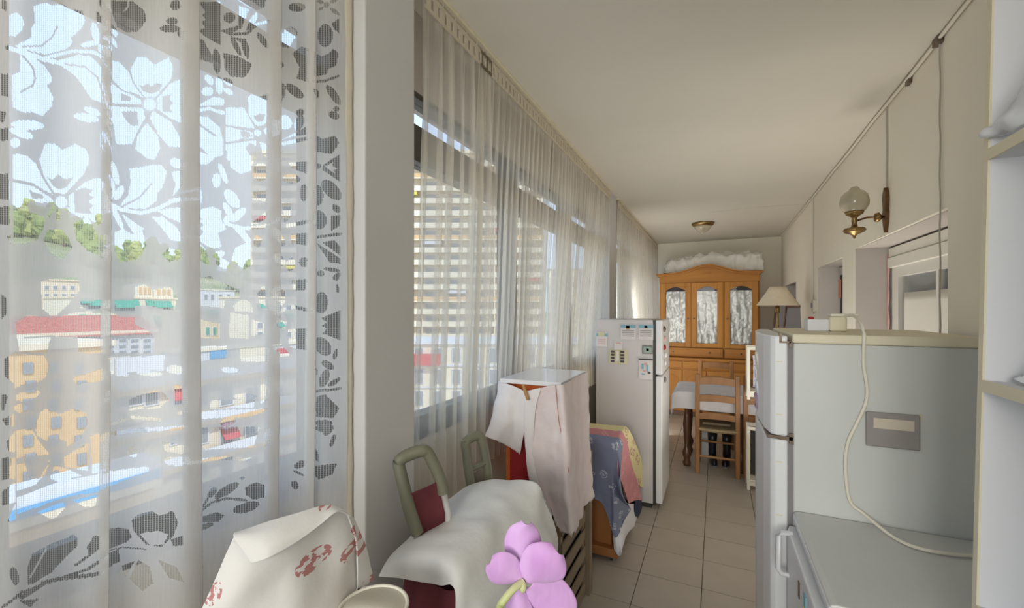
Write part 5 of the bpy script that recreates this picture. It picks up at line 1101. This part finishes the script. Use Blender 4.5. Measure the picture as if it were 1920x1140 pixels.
def crown_mesh(nm, m, seed, pts_n=9):
    b = MB(); r = random.Random(seed)
    for q in range(pts_n):
        cx_, cy_, cz_ = r.uniform(-1.2, 1.2), r.uniform(-1.2, 1.2), 2.2+q*.75; R = (1.7-.13*q)*r.uniform(.8, 1.2)+.35
        n_, k2 = 9, 6; v = []
        for i in range(k2+1):
            th = math.pi*i/k2
            for j in range(n_):
                ph = 2*math.pi*j/n_; d = Vector((math.sin(th)*math.cos(ph), math.sin(th)*math.sin(ph), math.cos(th))); s_ = R*(1+.45*noise.noise(d*2+Vector((q, seed, 0))))
                v.append((cx_*(1-q*.09)+d.x*s_, cy_*(1-q*.09)+d.y*s_, cz_+d.z*s_))
        b.add(v, [(i*n_+j, (i+1)*n_+j, (i+1)*n_+(j+1) % n_, i*n_+(j+1) % n_) for i in range(k2) for j in range(n_)])
    return b.mesh(nm, m)
crowns = [crown_mesh('crown', M['leaf1'], 1), crown_mesh('crown', M['leaf2'], 2), crown_mesh('crown', M['leaf1'], 3, 7)]
trunk_me = MB().tube([(0, 0, 0), (.1, 0, 1.5), (0, 0, 3.2)], [.28, .22, .15], 7).mesh('trunk', M['trunk'])
r = random.Random(11)
treepx = [(u+r.uniform(-6, 6), v) for u, v in ((25, 445), (50, 405), (72, 440), (98, 412), (120, 445), (145, 425), (167, 465), (190, 450), (215, 470), (238, 455), (262, 470), (288, 470), (312, 490), (340, 485), (370, 505), (400, 500), (430, 515), (465, 515), (-30, 430), (0, 400), (500, 525), (535, 530))]
for i, (u, v) in enumerate(treepx):
    x = -185+r.uniform(-3, 25)*(1 if v > 450 else .2); p = onX(u, v, x); z = hz_at(x, p.y)-.6
    t = thing('pine_tree', (0, 0, 0), None, 'tree', 'pines on the hill')
    t['label'] = 'bushy pine tree on the wooded hill seen through the lace'
    for nm, me in (('crown', crowns[i % 3]), ('trunk', trunk_me)):
        o = bpy.data.objects.new(nm, me); COL.objects.link(o); o.parent = t
    s_ = r.uniform(1.15, 1.45); t.location = (x, p.y, z); t.scale = (s_, s_, s_*r.uniform(.9, 1.15)); t.rotation_euler = (0, 0, r.uniform(0, 6))

def bld(name, label, x, u0, u1, v0, v1, depth, m='b_beige', cat='building'):
    """house whose street front lies in the plane x; returns it with a helper that adds framed openings at pixels on that front"""
    a, b = onX(u0, v0, x), onX(u1, v0, x); zt = a.z*.5+b.z*.5 if False else onX((u0+u1)/2, v0, x).z
    t = thing(name, (x-depth/2, (a.y+b.y)/2, GZ), label, cat)
    B(x-depth, x, a.y, b.y, GZ, zt).obj('walls', M[m], t); t['zt'] = zt
    B(x-depth-.2, x+.25, a.y-.2, b.y+.2, zt, zt+.35).obj('parapet', M['b_beige'] if m != 'b_white' else M['b_cream'], t)
    return t, x
def opening(t, x, u0, u1, v0, v1, m='b_glass', awn=None, fr=True, nm='window'):
    a, b = onX(u0, v0, x), onX(u1, v1, x)
    f = B(x-.05, x+.12, a.y-.12, b.y+.12, b.z-.12, a.z+.12).obj(nm, M['b_white'] if fr else M[m], t)
    B(x+.1, x+.14, a.y, b.y, b.z, a.z).obj('pane', M[m], f)
    if awn:
        q = MB(); h_ = (a.z-b.z)*.6; q.add([(x+.15, a.y-.2, a.z+.2), (x+.15, b.y+.2, a.z+.2), (x+1.1, b.y+.2, a.z-h_), (x+1.1, a.y-.2, a.z-h_), (x+.15, a.y-.2, a.z+.1), (x+.15, b.y+.2, a.z+.1), (x+1.1, b.y+.2, a.z-h_-.1), (x+1.1, a.y-.2, a.z-h_-.1)], [(0,1,2,3),(7,6,5,4),(0,4,5,1),(1,5,6,2),(2,6,7,3),(3,7,4,0)])
        q.obj('awning', M[awn], t)
t, x = bld('apartment_house', 'beige hillside block with small windows, far left behind the lace', -118, 78, 150, 527, 640, 14)
for i in range(4):
    for j in range(4): opening(t, x, 84+i*16, 91+i*16, 536+j*15, 543+j*15)
t, x = bld('villa', 'cream villa with arched twin towers and green awnings on the hillside', -95, 150, 330, 560, 700, 14, 'b_cream')
for a, b, v in ((256, 286, 531), (288, 324, 535)):
    p, q = onX(a, v, x), onX(b, v, x); zt = t['zt']; hw = (q.y-p.y)/2; cy_ = (p.y+q.y)/2
    MB().prism([(cy_-hw, zt), (cy_+hw, zt), (cy_+hw, p.z-1)]+[(cy_+hw*math.cos(k*math.pi/8), p.z-1+1.0*math.sin(k*math.pi/8)) for k in range(1, 8)]+[(cy_-hw, p.z-1)], 'x', x-5, x+.1).obj('tower', M['b_cream'], t)
    for k in range(3):
        yy = cy_+(k-1)*hw*.55; B(x+.05, x+.2, yy-hw*.16, yy+hw*.16, zt+.8, p.z-.7).obj('window', M['b_orange'], t)
for a, b, c, d in ((165, 207, 563, 579), (215, 256, 563, 585), (274, 283, 565, 579), (289, 317, 566, 582), (150, 163, 562, 572), (165, 200, 593, 610), (216, 256, 594, 612), (150, 158, 592, 610), (290, 300, 594, 612), (306, 320, 594, 612)):
    opening(t, x, a, b, c, d, 'b_glass', 'b_green')
t, x = bld('apartment_house', 'beige house with a domed stair turret and green shutters', -88, 335, 470, 585, 700, 5.5)
p = onX(457, 585, x); MB().lathe([(3.2, p.z-3), (3.2, p.z), (3.0, p.z+1.2), (2.0, p.z+2.2), (.1, p.z+2.7)], (x-2, p.y, 0), 16).obj('dome', M['b_cream'], t, smooth=True)
for a in (386, 399, 411): opening(t, x, a, a+6, 614, 628, 'b_green')
for a in (345, 358, 440, 452): opening(t, x, a, a+6, 598, 612)
opening(t, x, 387, 430, 583, 590, 'b_glass', 'b_green')
t, x = bld('apartment_house', 'small white house among the pines above the domed turret', -140, 375, 440, 545, 620, 8, 'b_white')
for a in (383, 395, 410, 425): opening(t, x, a, a+6, 552, 562)
t, x = bld('apartment_house', 'cream house low on the hill, right part behind the lace border', -75, 475, 600, 560, 700, 10, 'b_cream')
for i in range(6):
    for j in range(4): opening(t, x, 482+i*18, 491+i*18, 572+j*17, 581+j*17, 'b_glass', 'b_green' if (i+j) % 4 == 0 else None)
# red roofed arcade building
t, x = bld('arcade_building', 'long low building with a red tiled roof and white window grid', -66, -120, 292, 631, 760, 10, 'b_grey')
a, b = onX(-120, 613, x), onX(292, 613, x); c = onX(150, 612, x); e = onX(150, 631, x)
MB().prism([(x+.6, e.z), (x-5, c.z+1.2), (x-10.6, e.z)], 'y', a.y-.4, b.y+.4).obj('tiled_roof', M['b_roof'], t)
for i in range(17):
    u = -100+i*23
    for j in range(3): opening(t, x, u, u+14, 636+j*11, 642+j*11)
# ochre building
t, x = bld('corner_building', 'ochre corner building with small dark windows, lower left through the lace', -34, -260, 205, 662, 1300, 12, 'b_orange')
for i in range(0, 18, 2):
    for j in range(9):
        if i*24-240 > 185: continue
        opening(t, x, -240+i*24+(j%2)*5, -234+i*24+(j%2)*5, 684+j*34, 696+j*34, fr=False)
# cream terrace building
t, x = bld('terrace_building', 'cream stepped building with white parapets and an arched barred window', -42, 208, 660, 702, 1300, 10, 'b_cream')
for v, h_ in ((703, 9), (776, 9), (842, 8), (905, 8)):
    a, b = onX(208, v, x), onX(660, v+h_, x); B(x, x+.9, a.y, b.y, onX(430, v+h_, x).z, onX(430, v, x).z).obj('balcony_slab', M['b_orange'], t)
    z0 = onX(430, v, x).z; B(x+.8, x+.9, a.y, b.y, z0, z0+.85).obj('parapet', M['b_white'], t)
for j, v in enumerate((728, 800, 862)):
    for i in range(9):
        u = 225+i*47
        opening(t, x, u, u+(40 if i == 0 else 22), v, v+28, 'b_glass', 'b_redaw' if (i*3+j) % 7 == 6 else None)
a = onX(430, 793, x); 
for k in range(6): MB().lathe([(.02, -.35), (.4, -.1), (.45, .1), (.02, .4)], (x+1.1, a.y-1+k*.45, a.z), 8).obj('flower_box', M['b_pur'], t)
sg = B(x+.9, x+1.1, onX(203, 680, x).y, onX(303, 680, x).y, onX(250, 700, x).z, onX(250, 668, x).z).obj('white_hoarding', M['b_white']); tag(sg, 'plain white rooftop hoarding on the cream stepped building', 'hoarding')
t, x = bld('distant_terraces', 'pale roofs with a blue panel between the villa and the cream building', -56, 330, 640, 650, 760, 3, 'b_white')
for a, b, m in ((395, 428, 'b_blue'), (450, 500, 'b_cream'), (340, 370, 'b_orange'), (520, 545, 'b_redaw')): opening(t, x, a, b, 655, 668, m, None, False)
# near roof with blue edge
t = thing('awning_roof', (-20, 8, GZ), 'white flat roof with a sky blue edge and tan fascia, low in the lace view', 'roof')
x = -19; a, b = onX(-200, 950, x), onX(290, 872, x); za = onX(120, 905, x).z
B(x-1.2, x-.1, a.y, b.y, GZ, za-.45).obj('walls', M['b_orange'], t)
B(x-1.3, x, a.y-.2, b.y+.2, za-.45, za).obj('roof_slab', M['b_white'], t); B(x, x+.08, a.y-.2, b.y+.2, za-.75, za-.42).obj('blue_edge', M['b_blue'], t); B(x, x+.06, a.y-.2, b.y+.2, za-1.05, za-.76).obj('tan_fascia', M['b_beige'], t)

# big residential tower (faces the camera side)
TY = 104.0
def onT(u, v): return onD(u, v, TY)
t = thing('residential_tower', tuple(onT(750, 600)*1.0), 'tall cream residential tower with stacked balconies, beyond the sheer curtains', 'building')
t.location.z = GZ
a = onT(478, 300); b = onT(1018, 300); yaw = 0.0
ctr = (a+b)/2; wdt = (b-a).length; zt = onT(700, 288).z
tw_ = bpy.data.objects.new('tower_tmp', None)
def tbox(s0, s1, d0, d1, z0, z1, nm, m, parent=None):
    """s along the facade, d outwards towards the viewer"""
    e = (b-a).normalized(); nrm = Vector((e.y, -e.x, 0))
    P = lambda s, d, z: (a.x+e.x*s+nrm.x*d, a.y+e.y*s+nrm.y*d, z)
    v = [P(s0,d0,z0),P(s1,d0,z0),P(s1,d1,z0),P(s0,d1,z0),P(s0,d0,z1),P(s1,d0,z1),P(s1,d1,z1),P(s0,d1,z1)]
    return MB().add(v, [(0,3,2,1),(4,5,6,7),(0,1,5,4),(1,2,6,5),(2,3,7,6),(3,0,4,7)]).obj(nm, M[m], parent or t)
fh = 2.95; nfl = int((zt-GZ)/fh)
tbox(0, wdt, -14, 0, GZ, zt, 'walls', 'b_beige'); tbox(-.3, wdt+.3, -14.3, .3, zt, zt+.9, 'parapet', 'b_cream')
nb = 12; bw = wdt/nb
for f in range(4, nfl):
    z = GZ+f*fh
    tbox(-.2, wdt+.2, 0, 1.5, z-.28, z, 'balcony_slab', 'b_cream'); tbox(-.2, wdt+.2, 1.38, 1.5, z, z+.95, 'balcony_front', 'b_orange' if f % 5 == 2 else 'b_cream')
    for k in range(nb):
        w1 = tbox(k*bw+.5, k*bw+bw*.62, .0, .06, z+.1, z+2.25, 'window', 'b_white'); tbox(k*bw+.65, k*bw+bw*.58, .05, .09, z+.2, z+2.15, 'pane', 'b_glass', w1)
        if (k*7+f*5) % 13 == 0: tbox(k*bw+.3, k*bw+bw*.8, .2, 1.5, z+1.75, z+2.5, 'awning', random.choice(['b_green', 'b_yel', 'b_redaw', 'b_white']))
for k in range(nb+1): tbox(k*bw-.12, k*bw+.12, 0, 1.45, GZ+4*fh, zt, 'divider', 'b_beige')
# second block to the right and the low street building in front
def fronts(name, label, u0, u1, v0, D, m, nfx, fh_, fm='b_white', roof=None, gap=(.2, .7)):
    p, q = onD(u0, v0, D), onD(u1, v0, D); e = (q-p).normalized(); nrm = Vector((e.y, -e.x, 0)); W_ = (q-p).length; z1 = p.z
    T = thing(name, (p.x, p.y, GZ), label, 'building')
    def bx(s0, s1, d0, d1, za, zb, nm, mm, par=None):
        P = lambda s, d, z: (p.x+e.x*s+nrm.x*d, p.y+e.y*s+nrm.y*d, z)
        v = [P(s0,d0,za),P(s1,d0,za),P(s1,d1,za),P(s0,d1,za),P(s0,d0,zb),P(s1,d0,zb),P(s1,d1,zb),P(s0,d1,zb)]
        return MB().add(v, [(0,3,2,1),(4,5,6,7),(0,1,5,4),(1,2,6,5),(2,3,7,6),(3,0,4,7)]).obj(nm, M[mm], par or T)
    bx(0, W_, -9, 0, GZ, z1, 'walls', m); bx(-.3, W_+.3, -9.3, .5, z1, z1+.5, 'cornice', fm)
    z = z1-fh_; w_ = W_/nfx
    while z > GZ+.5:
        bx(0, W_, 0, .25, z-.12, z+.12, 'string_course', fm)
        for k in range(nfx):
            f = bx(k*w_+w_*gap[0], k*w_+w_*gap[1], 0, .12, z+.4, z+fh_-.5, 'window', fm); bx(k*w_+w_*(gap[0]+.05), k*w_+w_*(gap[1]-.05), .1, .16, z+.5, z+fh_-.6, 'pane', 'b_glass', f)
        z -= fh_
    if roof: bx(0, W_*.3, .1, 1.3, z1-fh_*.95, z1-fh_*.45, 'awning', roof)
    return T
fronts('apartment_house', 'cream block right of the tower beyond the sheer curtains', 1030, 1230, 505, 150, 'b_cream', 8, 3)
fronts('street_building', 'white-columned street building with a red awning at the foot of the tower', 700, 1120, 645, 62, 'b_cream', 12, 3.1, 'b_white', 'b_redaw')
